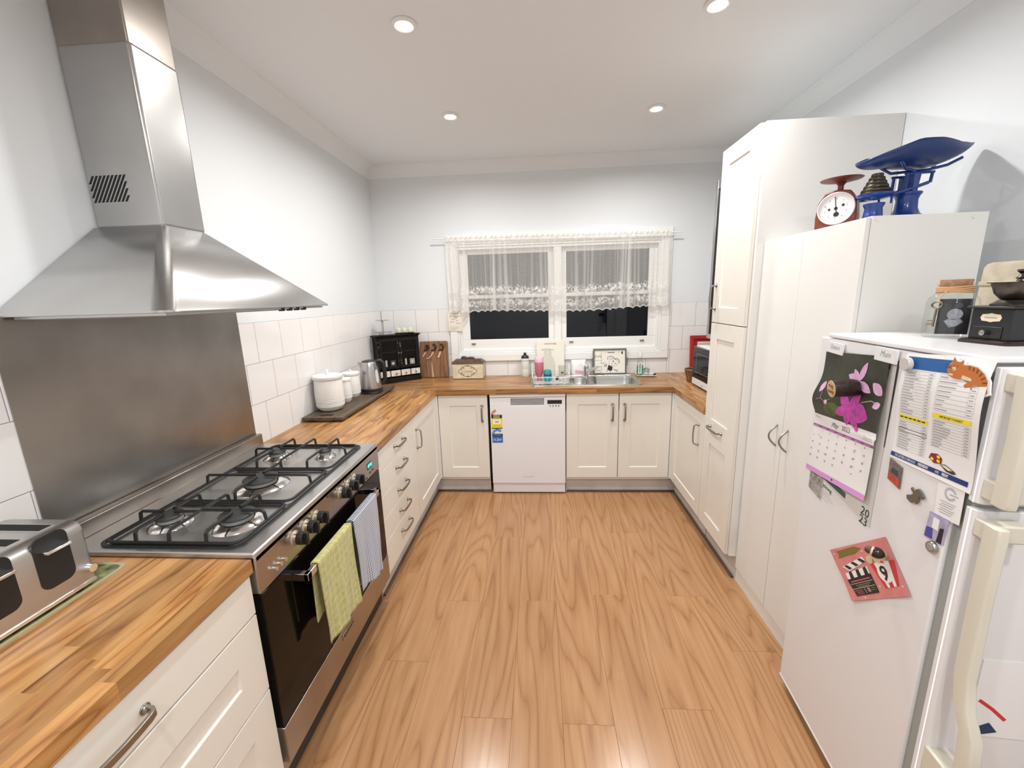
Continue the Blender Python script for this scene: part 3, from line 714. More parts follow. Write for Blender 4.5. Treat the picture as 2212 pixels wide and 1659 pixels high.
g = G(); g.tube([(.812, -.168, zt+.030), (.845, -.172, zt+.058), (.90, -.178, zt+.094), (.94, -.184, zt+.113), (.962, -.188, zt+.114), (.968, -.189, zt+.100)], .012, 12, rs=[.013, .0125, .012, .0125, .014, .014]); obj('spout', g, M['chrome'], tp)
g = G(); g.tube([(.803, -.165, zt+.100), (.785, -.165, zt+.110), (.748, -.165, zt+.114)], .008, 10, rs=[.015, .011, .006], flat=.6); obj('lever', g, M['chrome'], tp)
# ================================================================== CURTAIN AND ROD
M['lace'] = None
def lace():
    m, nt, bs, N = nmat('white_lace_net')
    uv = N('UVMap'); sp = N('SeparateXYZ', i_0=uv.outputs[0]); U, V = sp.outputs[0], sp.outputs[1]      # metres of cloth, height 0..1
    def band(v0, v1, soft=.02):
        a = N('MapRange', i_Value=V, i_1=v0-soft, i_2=v0+soft); b = N('MapRange', i_Value=V, i_1=v1+soft, i_2=v1-soft)
        return N('Math', operation='MULTIPLY', i_0=a.outputs[0], i_1=b.outputs[0]).outputs[0]
    sc = N('CombineXYZ', i_0=N('Math', operation='MULTIPLY', i_0=U, i_1=1.0).outputs[0], i_1=N('Math', operation='MULTIPLY', i_0=V, i_1=.62).outputs[0])
    vo = N('TexVoronoi', i_Vector=sc.outputs[0], i_Scale=26.0, feature='F1'); petals = N('MapRange', i_Value=vo.outputs[0], i_1=.52, i_2=.40)
    vl = N('TexVoronoi', i_Vector=sc.outputs[0], i_Scale=42.0, feature='DISTANCE_TO_EDGE'); vein = N('MapRange', i_Value=vl.outputs[0], i_1=.10, i_2=.05)
    fl = N('Math', operation='MAXIMUM', i_0=petals.outputs[0], i_1=vein.outputs[0]).outputs[0]
    # wandering garlands
    nz = N('TexNoise', i_Vector=sc.outputs[0], i_Scale=9.0, i_Detail=2.0)
    def garland(c, w):
        d = N('Math', operation='ADD', i_0=V, i_1=N('Math', operation='MULTIPLY', i_0=N('Math', operation='SUBTRACT', i_0=nz.outputs[0], i_1=.5).outputs[0], i_1=.16).outputs[0])
        e = N('Math', operation='ABSOLUTE', i_0=N('Math', operation='SUBTRACT', i_0=d.outputs[0], i_1=c).outputs[0])
        return N('MapRange', i_Value=e.outputs[0], i_1=w, i_2=w*.4).outputs[0]
    g1 = N('Math', operation='MULTIPLY', i_0=garland(.285, .085), i_1=fl); g2 = N('Math', operation='MULTIPLY', i_0=garland(.110, .075), i_1=fl)
    dv = N('TexVoronoi', i_Vector=sc.outputs[0], i_Scale=34.0, i_Randomness=.25, feature='F1'); dots = N('MapRange', i_Value=dv.outputs[0], i_1=.12, i_2=.08)
    dk = N('Math', operation='MULTIPLY', i_0=dots.outputs[0], i_1=.75)
    hem = band(-.05, .022, .006); head = band(.955, 1.1, .01)
    f = g1.outputs[0]
    for x, k in ((g2.outputs[0], .9), (hem, .75), (head, .62)):
        f = N('Math', operation='MAXIMUM', i_0=f, i_1=N('Math', operation='MULTIPLY', i_0=x, i_1=k).outputs[0]).outputs[0]
    f = N('Math', operation='MAXIMUM', i_0=f, i_1=dk.outputs[0]).outputs[0]
    # net: gathered cloth is denser across the folds
    at_ = N('Attribute', attribute_name='gather'); ed = N('MapRange', i_Value=at_.outputs['Fac'], i_1=.0, i_2=1.0, i_3=.34, i_4=.94)
    al = N('Math', operation='MAXIMUM', i_0=f, i_1=ed.outputs[0]); al.use_clamp = True
    df = N('BsdfDiffuse', i_Color=(.90, .89, .87, 1)); tl = N('BsdfTranslucent', i_Color=(.90, .89, .87, 1))
    mx = N('MixShader', i_0=.3, i_1=df.outputs[0], i_2=tl.outputs[0]); tr = N('BsdfTransparent')
    out = N('MixShader', i_0=al.outputs[0], i_1=tr.outputs[0], i_2=mx.outputs[0])
    nt.links.new(out.outputs[0], nt.nodes['Material Output'].inputs[0]); return m
M['lace'] = lace()
RZ = lambda x: 2.099 + (2.077-2.099)*(x+.510)/2.099            # rod height along the window
YRD = -.060
cu = thing('lace_curtain', 'short gathered white lace curtain across the top of the window', 'curtain', (.56, YRD, 1.45))
rc = random.Random(5); phs = [rc.uniform(0, 6.28) for _ in range(8)]
def warp(u): return u + .006*math.sin(19*u+phs[0]) + .004*math.sin(41*u+phs[1])
NU, NV = 420, 30
pts, uvs, gat = [], [], []
for j in range(NV+1):
    v = j/NV
    for i in range(NU+1):
        u = i/NU; w = warp(u); x = -.398 + 1.908*u
        fold = math.sin(2*PI*17*w+phs[2]+1.6*math.sin(2*PI*3.7*w)) * (.5+.5*math.sin(2*PI*5.3*w+phs[3])) + .16*math.sin(2*PI*43*w+phs[4])
        amp = (.012 + .013*(1-v))*(1 if v < .95 else .35)
        sway = .010*math.sin(2*PI*7*w + 2.0*(1-v) + phs[5])*(1-v)
        zb = 1.455 + .012*math.sin(2*PI*1.2*w+phs[6]) + .022*max(0, 1-abs(u-.02)/.06) + .012*u
        sc_ = .014*abs(math.sin(PI*30*u+phs[7]))
        z0 = zb + sc_; z1 = RZ(x)+.014
        pts.append((x + sway, YRD - .004 - amp*fold*.9 - (.006 if v > .93 else 0)*0, z0 + (z1-z0)*v)); uvs.append((w*3.1, v))
        e_ = 1e-4; w2 = warp(u+e_); f2 = math.sin(2*PI*17*w2+phs[2]+1.6*math.sin(2*PI*3.7*w2)) * (.5+.5*math.sin(2*PI*5.3*w2+phs[3])) + .16*math.sin(2*PI*43*w2+phs[4])
        gat.append(min(1, max(0, abs(f2-fold)*amp*.9/(1.908*e_) - .25)*.75))
g = G(); g.v = pts; g.f = [(j*(NU+1)+i, j*(NU+1)+i+1, (j+1)*(NU+1)+i+1, (j+1)*(NU+1)+i) for j in range(NV) for i in range(NU)]; g.m = [0]*len(g.f)
co = obj('net', g, M['lace'], cu, smooth=180)
ul = co.data.uv_layers.new(name='UVMap')
ga = co.data.attributes.new('gather', 'FLOAT', 'POINT'); ga.data.foreach_set('value', gat)
for lp in co.data.loops: ul.data[lp.index].uv = uvs[lp.vertex_index]
g = G()
for k in range(44):
    x = -.385 + k*.0432 + .006*math.sin(k*2.3)
    zz = RZ(x); g.tube([(x-.008, YRD-.009, zz-.012), (x-.003, YRD-.012, zz+.002), (x+.006, YRD-.008, zz+.011), (x+.012, YRD+.004, zz+.006)], .0035, 6, flat=.5)
obj('gather_loops', g, mat('white_cotton', (.85, .84, .81), .9), cu, kind='stuff')
rd = thing('curtain_rod', 'thin white curtain rod above the kitchen window', 'curtain rod', (.56, YRD, 2.08))
obj('rod', G().cyl((-.510, YRD, RZ(-.510)), (1.589, YRD, RZ(1.589)), .0052, n=12), M['white'], rd)
for x in (-.36, .565, 1.48): obj('bracket', G().tube([(x, -.018, RZ(x)-.004), (x, -.045, RZ(x)-.010), (x, YRD, RZ(x)-.005)], .003, 8), M['white'], rd)
# notice on the architrave
nt_ = thing('paper_note', 'cream paper notice with printed lines pinned left of window', 'notice', (-.352, -.022, 1.302))
M['creampaper'] = mat('cream_paper', (.80, .76, .66), .7)
g = G(); g.grid(lambda u, v: (-.414+.128*u, -.024-.004*math.sin(PI*v)-.002*u, 1.304+.176*v), 6, 8); o = obj('sheet', g, M['creampaper'], nt_, smooth=180)
g = G()
for k, (a, b) in enumerate(((.30, .80), (.42, .58), (.15, .88), (.40, .68), (.2, .52), (.55, .72), (.12, .42), (.55, .9))):
    z = 1.304+.158-.0125*k; n = 5
    for q in range(n):
        a0 = a+(b-a)*q/n; a1 = a0+(b-a)/n*.8; g.poly([(-.414+.128*s_, -.0290-.002*s_, z+dz) for s_, dz in ((a0, 0), (a1, 0), (a1, .005), (a0, .005))])
for k in range(4): g.poly([(-.414+.128*s_, -.0290, 1.345-.01*k+dz) for s_, dz in ((.1, 0), (.8-.1*k, 0), (.8-.1*k, .0012), (.1, .0012))])
obj('printed_lines', g, M['greyink'], nt_, smooth=0)
# ================================================================== LEFT COUNTER: board, canisters, kettle
M['darkboard'] = wood('dark_stained_board', [(.035, .022, .014), (.085, .055, .034), (.13, .09, .058)], 1, rough=.5, vary=.1)
M['ceramic'] = mat('white_ceramic', (.83, .82, .80), .35, bump=.12, bscale=90)
bd = thing('serving_board', 'long dark stained wooden board under the canisters and kettle', 'board', (-.905, -.97, ZW))
g = G(); bx0, bx1, by0, by1 = -1.030, -.777, -1.436, -.520
def slot_board(g, z0, z1):
    g.box(bx0, bx1, by0+.075, by1-.05, z0, z1); g.box(bx0, bx1, by0, by0+.040, z0, z1); g.box(bx0, -.955, by0+.04, by0+.075, z0, z1); g.box(-.862, bx1, by0+.04, by0+.075, z0, z1); g.box(bx0, bx1, by1-.05, by1, z0, z1)
slot_board(g, ZW+.012, ZW+.030); obj('plank', g, M['darkboard'], bd, .001)
g = G()
for y in (-1.37, -.58): g.box(bx0+.01, bx1-.01, y-.02, y+.02, ZW, ZW+.012)
obj('batten', g, M['darkboard'], bd)
ZB = ZW+.030
def canister(x, y, r, h, label, bands=True):
    t = thing('ceramic_canister', label, 'canister', (x, y, ZB), group='white ceramic canisters on the dark board')
    lh = h*.12; hb = h-lh
    pr = [(0, 0), (r*.62, 0), (r*.80, .010), (r*.90, .024)]
    for k in range(40):
        z = .03 + (hb-.036)*k/39; bulge = r*(.93+.07*math.sin(PI*min(1, (k+6)/46)))
        if bands and .05 < z/hb < .42: bulge += .0011*math.sin(z*620)
        pr.append((bulge, z))
    pr += [(r*.95, hb-.004), (r*.90, hb), (r*.86, hb), (0, hb)]
    obj('jar', G().lathe(pr, (x, y, ZB), 40), M['ceramic'], t)
    ld = obj('lid', G().lathe([(0, hb), (r*1.0, hb), (r*1.03, hb+.006), (r*1.03, hb+lh*.62), (r*.98, hb+lh*.8), (r*.35, hb+lh), (0, hb+lh)], (x, y, ZB), 40), M['ceramic'], t)
    k = r*.22; zt_ = ZB+h
    obj('loop_knob', G().tube([(x+k*1.1*math.cos(a)*.5, y-k*1.1*math.cos(a)*.9, zt_-.004+k*1.5*math.sin(a)) for a in [PI*q/10 for q in range(11)]], r*.075, 8), M['ceramic'], ld)
canister(-.940, -1.247, .088, .232, 'largest white ceramic canister, front one on the dark board')
canister(-.934, -1.050, .045, .170, 'smallest white ceramic canister between the two larger ones')
canister(-.953, -.905, .061, .186, 'middle sized white ceramic canister next to the steel kettle')
kt = thing('electric_kettle', 'brushed steel electric kettle with black handle on dark board', 'kettle', (-.868, -.762, ZB), math.radians(20), local=True)
obj('power_base', G().lathe([(0, 0), (.080, 0), (.082, .006), (.078, .016), (0, .016)], n=32), M['blackpl'], kt)
g = G(); pr = [(0, .018), (.076, .018), (.078, .026), (.0775, .06), (.073, .13), (.065, .19), (.0575, .228), (.055, .234), (.050, .236)]
g.lathe(pr, n=40); obj('body', g, M['steelZ'], kt)
obj('base_band', G().lathe([(.0795, .016), (.0800, .024), (.0795, .036), (.077, .037)], n=40), M['blackpl'], kt)
obj('lid', G().lathe([(0, .246), (.03, .246), (.050, .241), (.054, .234), (0, .234)], n=32), M['blackpl'], kt)
g = G(); g.poly([(-.052, -.018, .170), (-.052, .018, .170), (-.0525, .022, .228), (-.0525, -.022, .228)]); g.loft([[(-.055, -.016, .172), (-.055, .016, .172), (-.060, .0, .172)], [(-.050, -.023, .232), (-.050, .023, .232), (-.083, .0, .235)]]); obj('spout', g, M['steelZ'], kt)
g = G(); g.tube([(.050, 0, .235), (.078, 0, .238), (.098, 0, .215), (.104, 0, .165), (.103, 0, .110), (.095, 0, .075), (.076, 0, .055)], .011, 10, flat=1.3, rs=[.010, .012, .013, .012, .012, .011, .009]); obj('handle', g, M['blackpl'], kt)
g = G(); L = []
for z, w in ((.075, .002), (.09, .011), (.14, .013), (.17, .010), (.18, .002)):
    rr = .0785 - (z-.06)*.075/1.0; a0 = -.85; L.append([((rr+.001)*math.cos(a0-w/rr), (rr+.001)*math.sin(a0-w/rr), z), ((rr+.001)*math.cos(a0+w/rr), (rr+.001)*math.sin(a0+w/rr), z)])
g.loft(L, False, False, closed=False); obj('water_window', g, mat('frosted_window', (.62, .62, .62), .3), kt, smooth=60)
# ------------------------------------------------------------------ black spice cupboard in the corner
M['blackpaint'] = mat('distressed_black_paint', (.007, .007, .0075), .5, spec=.25, var=.6, vscale=40)
sc = thing('spice_cupboard', 'small distressed black cupboard with two doors and four cream drawers', 'cupboard', (-.8155, -.2375, ZW), math.radians(39), local=True)
W2, DP, HH = .1875, .118, .415
g = G(); g.box(-W2, W2, 0, DP, 0, .045); g.box(-W2, -W2+.014, .004, DP, .045, HH-.03); g.box(W2-.014, W2, .004, DP, .045, HH-.03); g.box(-W2, W2, DP-.01, DP, .045, HH-.03); g.box(-W2, W2, .004, DP, HH-.03, HH-.018); g.box(-W2+.014, W2-.014, .010, DP, .118, .126)
obj('carcass', g, M['blackpaint'], sc, .002)
g = G(); g.loft([[(x, y, z) for x, y in ((-W2-e, -e), (W2+e, -e), (W2+e, DP), (-W2-e, DP))] for e, z in ((0, HH-.02), (.004, HH-.012), (.014, HH-.004), (.016, HH))]); obj('cornice_top', g, M['blackpaint'], sc)
for s_ in (-1, 1):
    x0_, x1_ = (-W2+.015, -.001) if s_ < 0 else (.001, W2-.015)
    g = G(); ra = .022; z0_, z1_ = .128, HH-.03
    g.box(x0_, x0_+ra, -.010, .004, z0_, z1_); g.box(x1_-ra, x1_, -.010, .004, z0_, z1_); g.box(x0_+ra, x1_-ra, -.010, .004, z0_, z0_+ra); g.box(x0_+ra, x1_-ra, -.010, .004, z1_-ra, z1_); g.box(x0_+ra, x1_-ra, -.008, .003, (z0_+z1_)/2+.008, (z0_+z1_)/2+.018)
    d = obj('door', g, M['blackpaint'], sc, .0015)
    obj('pane', G().box(x0_+ra, x1_-ra, -.003, -.001, z0_+ra, z1_-ra), M['ovenglass'], d)
    cx = (x0_+x1_)/2
    obj('picture_label', G().box(cx+.000, cx+.044, -.0115, -.0098, .152, .200), mat('label_grey%d' % s_, (.32, .32, .30) if s_ > 0 else (.05, .05, .05), .6), d)
    obj('label_centre', G().cyl((cx+.022, -.0118, .174), (cx+.022, -.0113, .174), .012, n=16), mat('label_disc%d' % s_, (.5, .5, .48), .6), d)
    obj('narrow_label', G().box(cx-.044, cx-.028, -.0112, -.0098, .150, .205), mat('label_pale%d' % s_, (.42, .42, .40), .6), d)
    obj('knob', G().lathe([(0, -.016), (.005, -.014), (.004, -.010), (.003, 0)], (x1_-.01 if s_ < 0 else x0_+.01, -.010, .26), 10, Matrix.Rotation(-PI/2, 3, 'X').to_3x3()), M['pewter'], d)
M['creamdr'] = mat('cream_floral_drawer', (.74, .70, .62), .5, var=.25, vscale=60)
for k in range(4):
    x = -.135 + k*.0905; d = obj('drawer', G().box(x-.041, x+.041, -.006, .008, .058, .108), M['creamdr'], sc, .002)
    obj('knob', G().lathe([(0, .014), (.007, .012), (.008, .008), (.004, .004), (.004, 0)], (x, -.006, .080), 12, Matrix.Rotation(PI/2, 3, 'X').to_3x3()), M['pewter'], d)
g = G()
rs_ = random.Random(2)
for k in range(26):
    x = rs_.choice((-W2+.006, W2-.008, -.01, .008)) + rs_.uniform(-.004, .004); z = rs_.uniform(.14, HH-.04); g.box(x, x+rs_.uniform(.001, .004), -.0106, -.0099, z, z+rs_.uniform(.002, .012))
obj('paint_chips', g, mat('bare_wood_chip', (.42, .36, .28), .7), sc, kind='stuff', smooth=0)
def on_cup(lx, ly): return (-.8155+lx*math.cos(math.radians(39))-ly*math.sin(math.radians(39)), -.2375+lx*math.sin(math.radians(39))+ly*math.cos(math.radians(39)))
ZS = ZW+HH
# two tier wire cake stand
x, y = on_cup(-.105, .055)
ck = thing('cake_stand', 'small two tier silver cake stand on the black cupboard', 'cake stand', (x, y, ZS), local=True)
M['silver'] = mat('dull_silver', (.50, .50, .50), .3, 1)
for nm, r, z in (('lower_tier', .074, .026), ('upper_tier', .056, .124)): obj(nm, G().lathe([(0, z), (r, z+.001), (r*1.04, z+.004), (r, z+.0045), (0, z+.003)], n=32), M['silver'], ck)
obj('stem', G().lathe([(0, .026), (.006, .026), (.006, .032), (.0085, .034), (.0085, .115), (.005, .124), (.003, .132), (0, .133)], n=16), M['silver'], ck)
for k in range(3):
    a = k*2.094+.5; c_, s_ = math.cos(a), math.sin(a)
    obj('leg', G().tube([(.06*c_, .06*s_, .026), (.063*c_, .063*s_, .012), (.055*c_, .055*s_, .002), (.046*c_, .046*s_, .008), (.050*c_, .050*s_, .016)], .0018, 6), M['silver'], ck)
# tray of three cream pots
x, y = on_cup(.085, .058); tr_loc = (x, y)
o = solo('condiment_tray', G().loft([[(a, b, 0) for a, b in rrect(.150, .052, .012)], [(a, b, .005) for a, b in rrect(.168, .066, .016)], [(a, b, .008) for a, b in rrect(.172, .070, .018)], [(a, b, .004) for a, b in rrect(.150, .052, .012)]]), M['blackpl'], 'narrow black tray on the cupboard under three cream pots', 'tray', (x, y, ZS), math.radians(20))
for k in range(3):
    lx = (-.050, .0, .052)[k]; px, py = x+lx*math.cos(.35), y+lx*math.sin(.35)
    t = thing('condiment_pot', ['left cream pot with spoon on the black tray', 'middle cream pot on the black tray', 'right cream pot on the black tray'][k], 'pot', (px, py, ZS+.008), local=True, group='cream pots on the black tray')
    M['potcream'] = M.get('potcream') or mat('cream_glaze', (.72, .72, .50), .3)
    obj('bowl', G().lathe([(0, 0), (.014, 0), (.021, .008), (.022, .022), (.019, .034), (.016, .036), (.016, .03), (0, .03)], n=24), M['potcream'], t)
    obj('lid', G().lathe([(.017, .036), (.012, .042), (.004, .045), (.0035, .050), (0, .052)], n=20), M['potcream'], t)
    if k == 0: obj('spoon', G().tube([(.0, 0, .04), (-.022, 0, .068)], .0018, 6), M['silver'], t)
# ------------------------------------------------------------------ chopping board with three spreaders
M['acacia'] = wood('acacia_board', [(.075, .032, .016), (.20, .095, .045), (.36, .20, .10)], 2, rough=.45, rings=7, ringw=.35, vary=.1)
tilt = math.radians(-5.5)
cb = thing('chopping_board', 'upright acacia chopping board leaning on tiles beside black cupboard', 'chopping board', (-.559, -.062, ZW), local=True)
cb.rotation_euler = (tilt, 0, 0)
g = G(); g.loft([[(a, -.010+yy, .168+b) for a, b in rrect(.258-2*e, .330-2*e, .016)] for yy, e in ((0, .002), (.003, 0), (.017, 0), (.020, .002))]); obj('panel', g, M['acacia'], cb)
g = G(); g.poly([(-.022, -.0104, .006), (-.006, -.0104, .006), (-.020, -.0104, .13), (-.028, -.0104, .15)]); obj('sapwood_streak', g, mat('pale_sapwood', (.62, .42, .22), .5), cb)
M['copper'] = mat('polished_copper', (.90, .52, .36), .35, .45); M['darkwood'] = mat('dark_handle_wood', (.045, .018, .012), .45)
for k, (dx, kind) in enumerate(((-.062, 'leaf'), (.006, 'hook'), (.074, 'flat'))):
    t = thing('cheese_knife', ['copper cheese knife with leaf shaped blade, left on chopping board', 'copper cheese knife with hooked thin blade, middle of chopping board', 'copper cheese knife with straight flat blade, right on chopping board'][k], 'knife', (-.559+dx, -.0785, ZW), local=True, group='cheese knives on the chopping board'); t.rotation_euler = (tilt, 0, 0)
    g = G(); pth = [(-.030, .252), (-.016, .258), (-.006, .250), (.006, .262), (.018, .286), (.014, .304), (-.002, .308), (-.012, .298)] if k else [(-.028, .254), (-.010, .256), (.004, .258), (.018, .280), (.016, .296), (.002, .302), (-.006, .292), (.004, .274)]
    g.tube([(a, -.004, b) for a, b in pth], .006, 8, rs=[.004, .006, .0075, .009, .009, .0075, .0065, .005], flat=.9); obj('handle', g, M['darkwood'], t)
    bl = {'leaf': [(-.008, .244), (-.020, .236), (-.040, .205), (-.046, .186), (-.030, .198), (-.016, .216), (-.010, .232)], 'hook': [(-.004, .246), (-.016, .238), (-.034, .206), (-.052, .186), (-.078, .180), (-.078, .174), (-.050, .176), (-.028, .196), (-.006, .226)], 'flat': [(-.006, .246), (-.018, .242), (-.040, .192), (-.030, .180), (-.022, .186), (-.006, .228)]}[kind]
    g = G(); g.poly([(a, -.003, b) for a, b in bl], (0, .0015, 0)); obj('blade', g, M['copper'], t)
# ------------------------------------------------------------------ vintage storage box
M['boxcream'] = mat('crackled_cream_paint', (.70, .62, .44), .55, var=.12, vscale=30); M['boxbrown'] = mat('brown_lid_paint', (.095, .050, .034), .45, var=.3, vscale=30)
bx = thing('storage_box', 'vintage cream wooden storage box with brown lid and scroll lettering', 'box', (-.236, -.095, ZW))
X0, X1, Y0, Y1 = -.373, -.102, -.162, -.034
g = G(); g.box(X0, X1, Y0, Y1, ZW+.004, ZW+.140); body = obj('body', g, M['boxcream'], bx, .003)
for xx in (X0+.02, X1-.05):
    for yy in (Y0+.01, Y1-.03): obj('foot', G().box(xx, xx+.03, yy, yy+.02, ZW, ZW+.005), M['boxcream'], bx)
g = G(); e = .006; g.loft([[(X0-e, Y0-e, ZW+.138), (X1+e, Y0-e, ZW+.138), (X1+e, Y1+e, ZW+.138), (X0-e, Y1+e, ZW+.138)], [(X0-e, Y0-e, ZW+.146), (X1+e, Y0-e, ZW+.146), (X1+e, Y1+e, ZW+.146), (X0-e, Y1+e, ZW+.146)], [(X0+.022, Y0+.034, ZW+.172), (X1-.022, Y0+.034, ZW+.172), (X1-.022, Y1-.034, ZW+.172), (X0+.022, Y1-.034, ZW+.172)]]); ld = obj('lid', g, M['boxbrown'], bx, .002)
g = G(); zc = ZW+.178; yc = (Y0+Y1)/2
g.tube([(-.300, yc, zc), (-.285, yc, zc+.010), (-.262, yc, zc+.008), (-.245, yc, zc+.002), (-.225, yc, zc+.006), (-.195, yc, zc+.004), (-.180, yc, zc-.002)], .01, 8, rs=[.008, .012, .012, .008, .009, .009, .007]); obj('carved_handle', g, M['boxbrown'], ld)
fy = lambda a, b: (a, Y0-.0006, b); cx, cz = -.238, ZW+.072
M['boxink'] = mat('faded_dark_ink', (.09, .08, .05), .7); g = G(); M['boxink2'] = mat('faded_brown_ink', (.30, .24, .15), .7)
for sx in (-1, 1):
    for sz in (-1, 1):
        g.stroke([(cx+sx*a, cz+sz*b) for a, b in ((.004, .050), (.020, .047), (.036, .040), (.040, .030), (.034, .024), (.028, .029))], .0045, fy)
        g.stroke([(cx+sx*a, cz+sz*b) for a, b in ((.040, .034), (.052, .032), (.060, .022), (.054, .016), (.048, .021))], .0055, fy)
        g.stroke([(cx+sx*a, cz+sz*b) for a, b in ((.058, .020), (.072, .016), (.080, .006), (.084, .0))], .004, fy)
        g.stroke([(cx+sx*a, cz+sz*b) for a, b in ((.0, .053), (.008, .047), (.0, .042))], .005, fy)
obj('scroll_border', g, M['boxink'], body, smooth=0)
g = G(); text(g, 'STORAGE', .021, fy, cx, cz-.010, 'CENTER', sx=1.0); obj('lettering', g, M['boxink2'], body, smooth=0)
# ================================================================== AT THE SINK
M['wire'] = mat('white_coated_wire', (.84, .84, .83), .35)
rk = thing('dish_rack', 'white wire dish rack on the sink drainer', 'dish rack', (.49, -.32, ZW))
zf = ZW+.0045
x0_, x1_, y0_, y1_ = .352, .628, -.476, -.150
def loop(z, e=0, r=.02): return [(a, b, z) for a, b in rrect(x1_-x0_+2*e, y1_-y0_+2*e, r, 3, (x0_+x1_)/2, (y0_+y1_)/2)]
g = G(); g.tube(loop(zf+.012), .0022, 6, True); obj('base_hoop', g, M['wire'], rk)
g = G(); g.tube(loop(zf+.062, .012), .0028, 6, True); obj('top_hoop', g, M['wire'], rk)
for k in range(9):
    x = x0_+.02+k*(x1_-x0_-.04)/8
    obj('upright', G().tube([(x, y0_-.012, zf+.062), (x, y0_, zf+.012), (x, y1_, zf+.012), (x, y1_+.012, zf+.062)], .0016, 5), M['wire'], rk)
for k in range(7):
    y = y0_+.03+k*(y1_-y0_-.06)/6
    obj('cross_wire', G().tube([(x0_-.012, y, zf+.062), (x0_, y, zf+.012), (x1_, y, zf+.012), (x1_+.012, y, zf+.062)], .0016, 5), M['wire'], rk)
g = G()
for xx in (x0_-.012, x1_+.012): g.tube([(xx, -.42, zf+.062), (xx, -.40, zf+.13), (xx, -.24, zf+.13), (xx, -.22, zf+.062)], .0024, 6)
obj('end_guards', g, M['wire'], rk)
for xx in (x0_+.03, x1_-.03):
    for yy in (y0_+.02, y1_-.02): obj('foot', G().cyl((xx, yy, ZW+.0025), (xx, yy, zf+.012), .004, n=8), M['wire'], rk)
zr = zf+.0145
# upturned pink glass, teal cup, decanter, small bottle
M['pink'] = mat('pink_glass', (.52, .15, .21), .12, coat=.5); M['palepink'] = mat('pale_pink_glass', (.82, .55, .66), .25)
t = thing('drinking_bottle', 'pink glass bottle upside down in the dish rack', 'bottle', (.396, -.365, zr), local=True)
obj('glass_body', G().lathe([(0, 0), (.019, 0), (.020, .004), (.019, .028), (.026, .048), (.035, .066), (.0375, .10), (.0375, .158), (.036, .164)], n=30), M['pink'], t)
obj('base_end', G().lathe([(.0365, .150), (.0378, .156), (.0372, .182), (.032, .197), (.018, .202), (0, .201)], n=30), M['palepink'], t)
M['teal'] = mat('teal_plastic', (.045, .27, .34), .35)
t = thing('kids_cup', 'small teal cup upside down in the dish rack', 'cup', (.464, -.372, zr), local=True)
obj('shell', G().lathe([(.036, 0), (.037, .003), (.033, .050), (.031, .060)], n=28), M['teal'], t)
obj('grip_band', G().lathe([(.0335, .044), (.0345, .047), (.0345, .053), (.0332, .056)], n=28), mat('dark_teal_band', (.01, .07, .10), .4), t)
obj('rounded_base', G().lathe([(.0325, .056), (.031, .080), (.026, .090), (.012, .093), (0, .093)], n=28), M['teal'], t)
t = thing('glass_decanter', 'clear glass decanter with wide lip standing in the dish rack', 'decanter', (.470, -.252, zr), local=True)
obj('body', G().lathe([(.05, 0), (.056, .004), (.062, .06), (.061, .12), (.050, .165), (.030, .196), (.027, .206), (.034, .212), (.030, .220), (.025, .226)], n=36), M['clear'], t)
obj('flared_lip', G().lathe([(.025, .226), (.030, .232), (.052, .238), (.058, .240), (.056, .2415), (.030, .236)], n=36), M['clear'], t)
t = thing('bottle_top', 'black and chrome bottle top lying in the dish rack', 'bottle top', (.560, -.362, zr+.016), local=True)
obj('grip', G().cyl((-.026, 0, 0), (-.002, 0, .002), .015, .016, 16), M['blackpl'], t); obj('collar', G().cyl((-.002, 0, .002), (.022, .002, .004), .016, .017, 16), M['chrome'], t); obj('rim', G().cyl((-.030, 0, 0), (-.026, 0, 0), .011, .015, 16), M['greypl'], t)
t = thing('tumbler', 'clear plastic tumbler with brown marking, right end of dish rack', 'tumbler', (.592, -.21, zr), local=True)
obj('wall', G().lathe([(0, .002), (.024, .002), (.026, .0), (.034, .098), (.033, .098), (.025, .006)], n=28), M['clear'], t)
g = G()
for a in (-1.9, -1.55): g.grid(lambda u, v, a=a: (.0315*math.cos(a+.3*u), .0315*math.sin(a+.3*u), .03+.018*v), 4, 2)
obj('marking', g, mat('brown_print', (.14, .06, .03), .5), t)
# water bottle left of the sink
M['milky'] = mat('milky_plastic', (.74, .74, .68), .35)
t = thing('sports_bottle', 'translucent white sports bottle with black cap on worktop', 'bottle', (.270, -.070, ZW), local=True)
obj('body', G().lathe([(0, 0), (.033, 0), (.036, .006), (.036, .060), (.034, .068), (.036, .076), (.036, .130), (.033, .142), (.033, .150)], n=30), M['milky'], t)
obj('neck_ring', G().lathe([(.0345, .142), (.0365, .145), (.0365, .162), (.034, .166)], n=30), M['whitepl'], t)
obj('cap', G().lathe([(.0345, .164), (.0345, .178), (.026, .190), (.013, .194), (.012, .204), (.014, .206), (.012, .214), (0, .215)], n=28), M['blackpl'], t)
# cream chopping board behind the rack
cb = thing('chopping_board', 'cream plastic chopping board with hand slot leaning below the window', 'chopping board', (.497, -.060, ZW), local=True); cb.rotation_euler = (math.radians(-6), 0, 0)
g = G(); w, h = .246, .318
g.box(-w/2, w/2, 0, .008, .003, h-.040); g.box(-w/2, w/2, 0, .008, h-.026, h); g.box(-w/2, -.052, 0, .008, h-.040, h-.026); g.box(.052, w/2, 0, .008, h-.040, h-.026)
obj('panel', g, mat('cream_polythene', (.83, .79, .70), .4), cb, .0012)
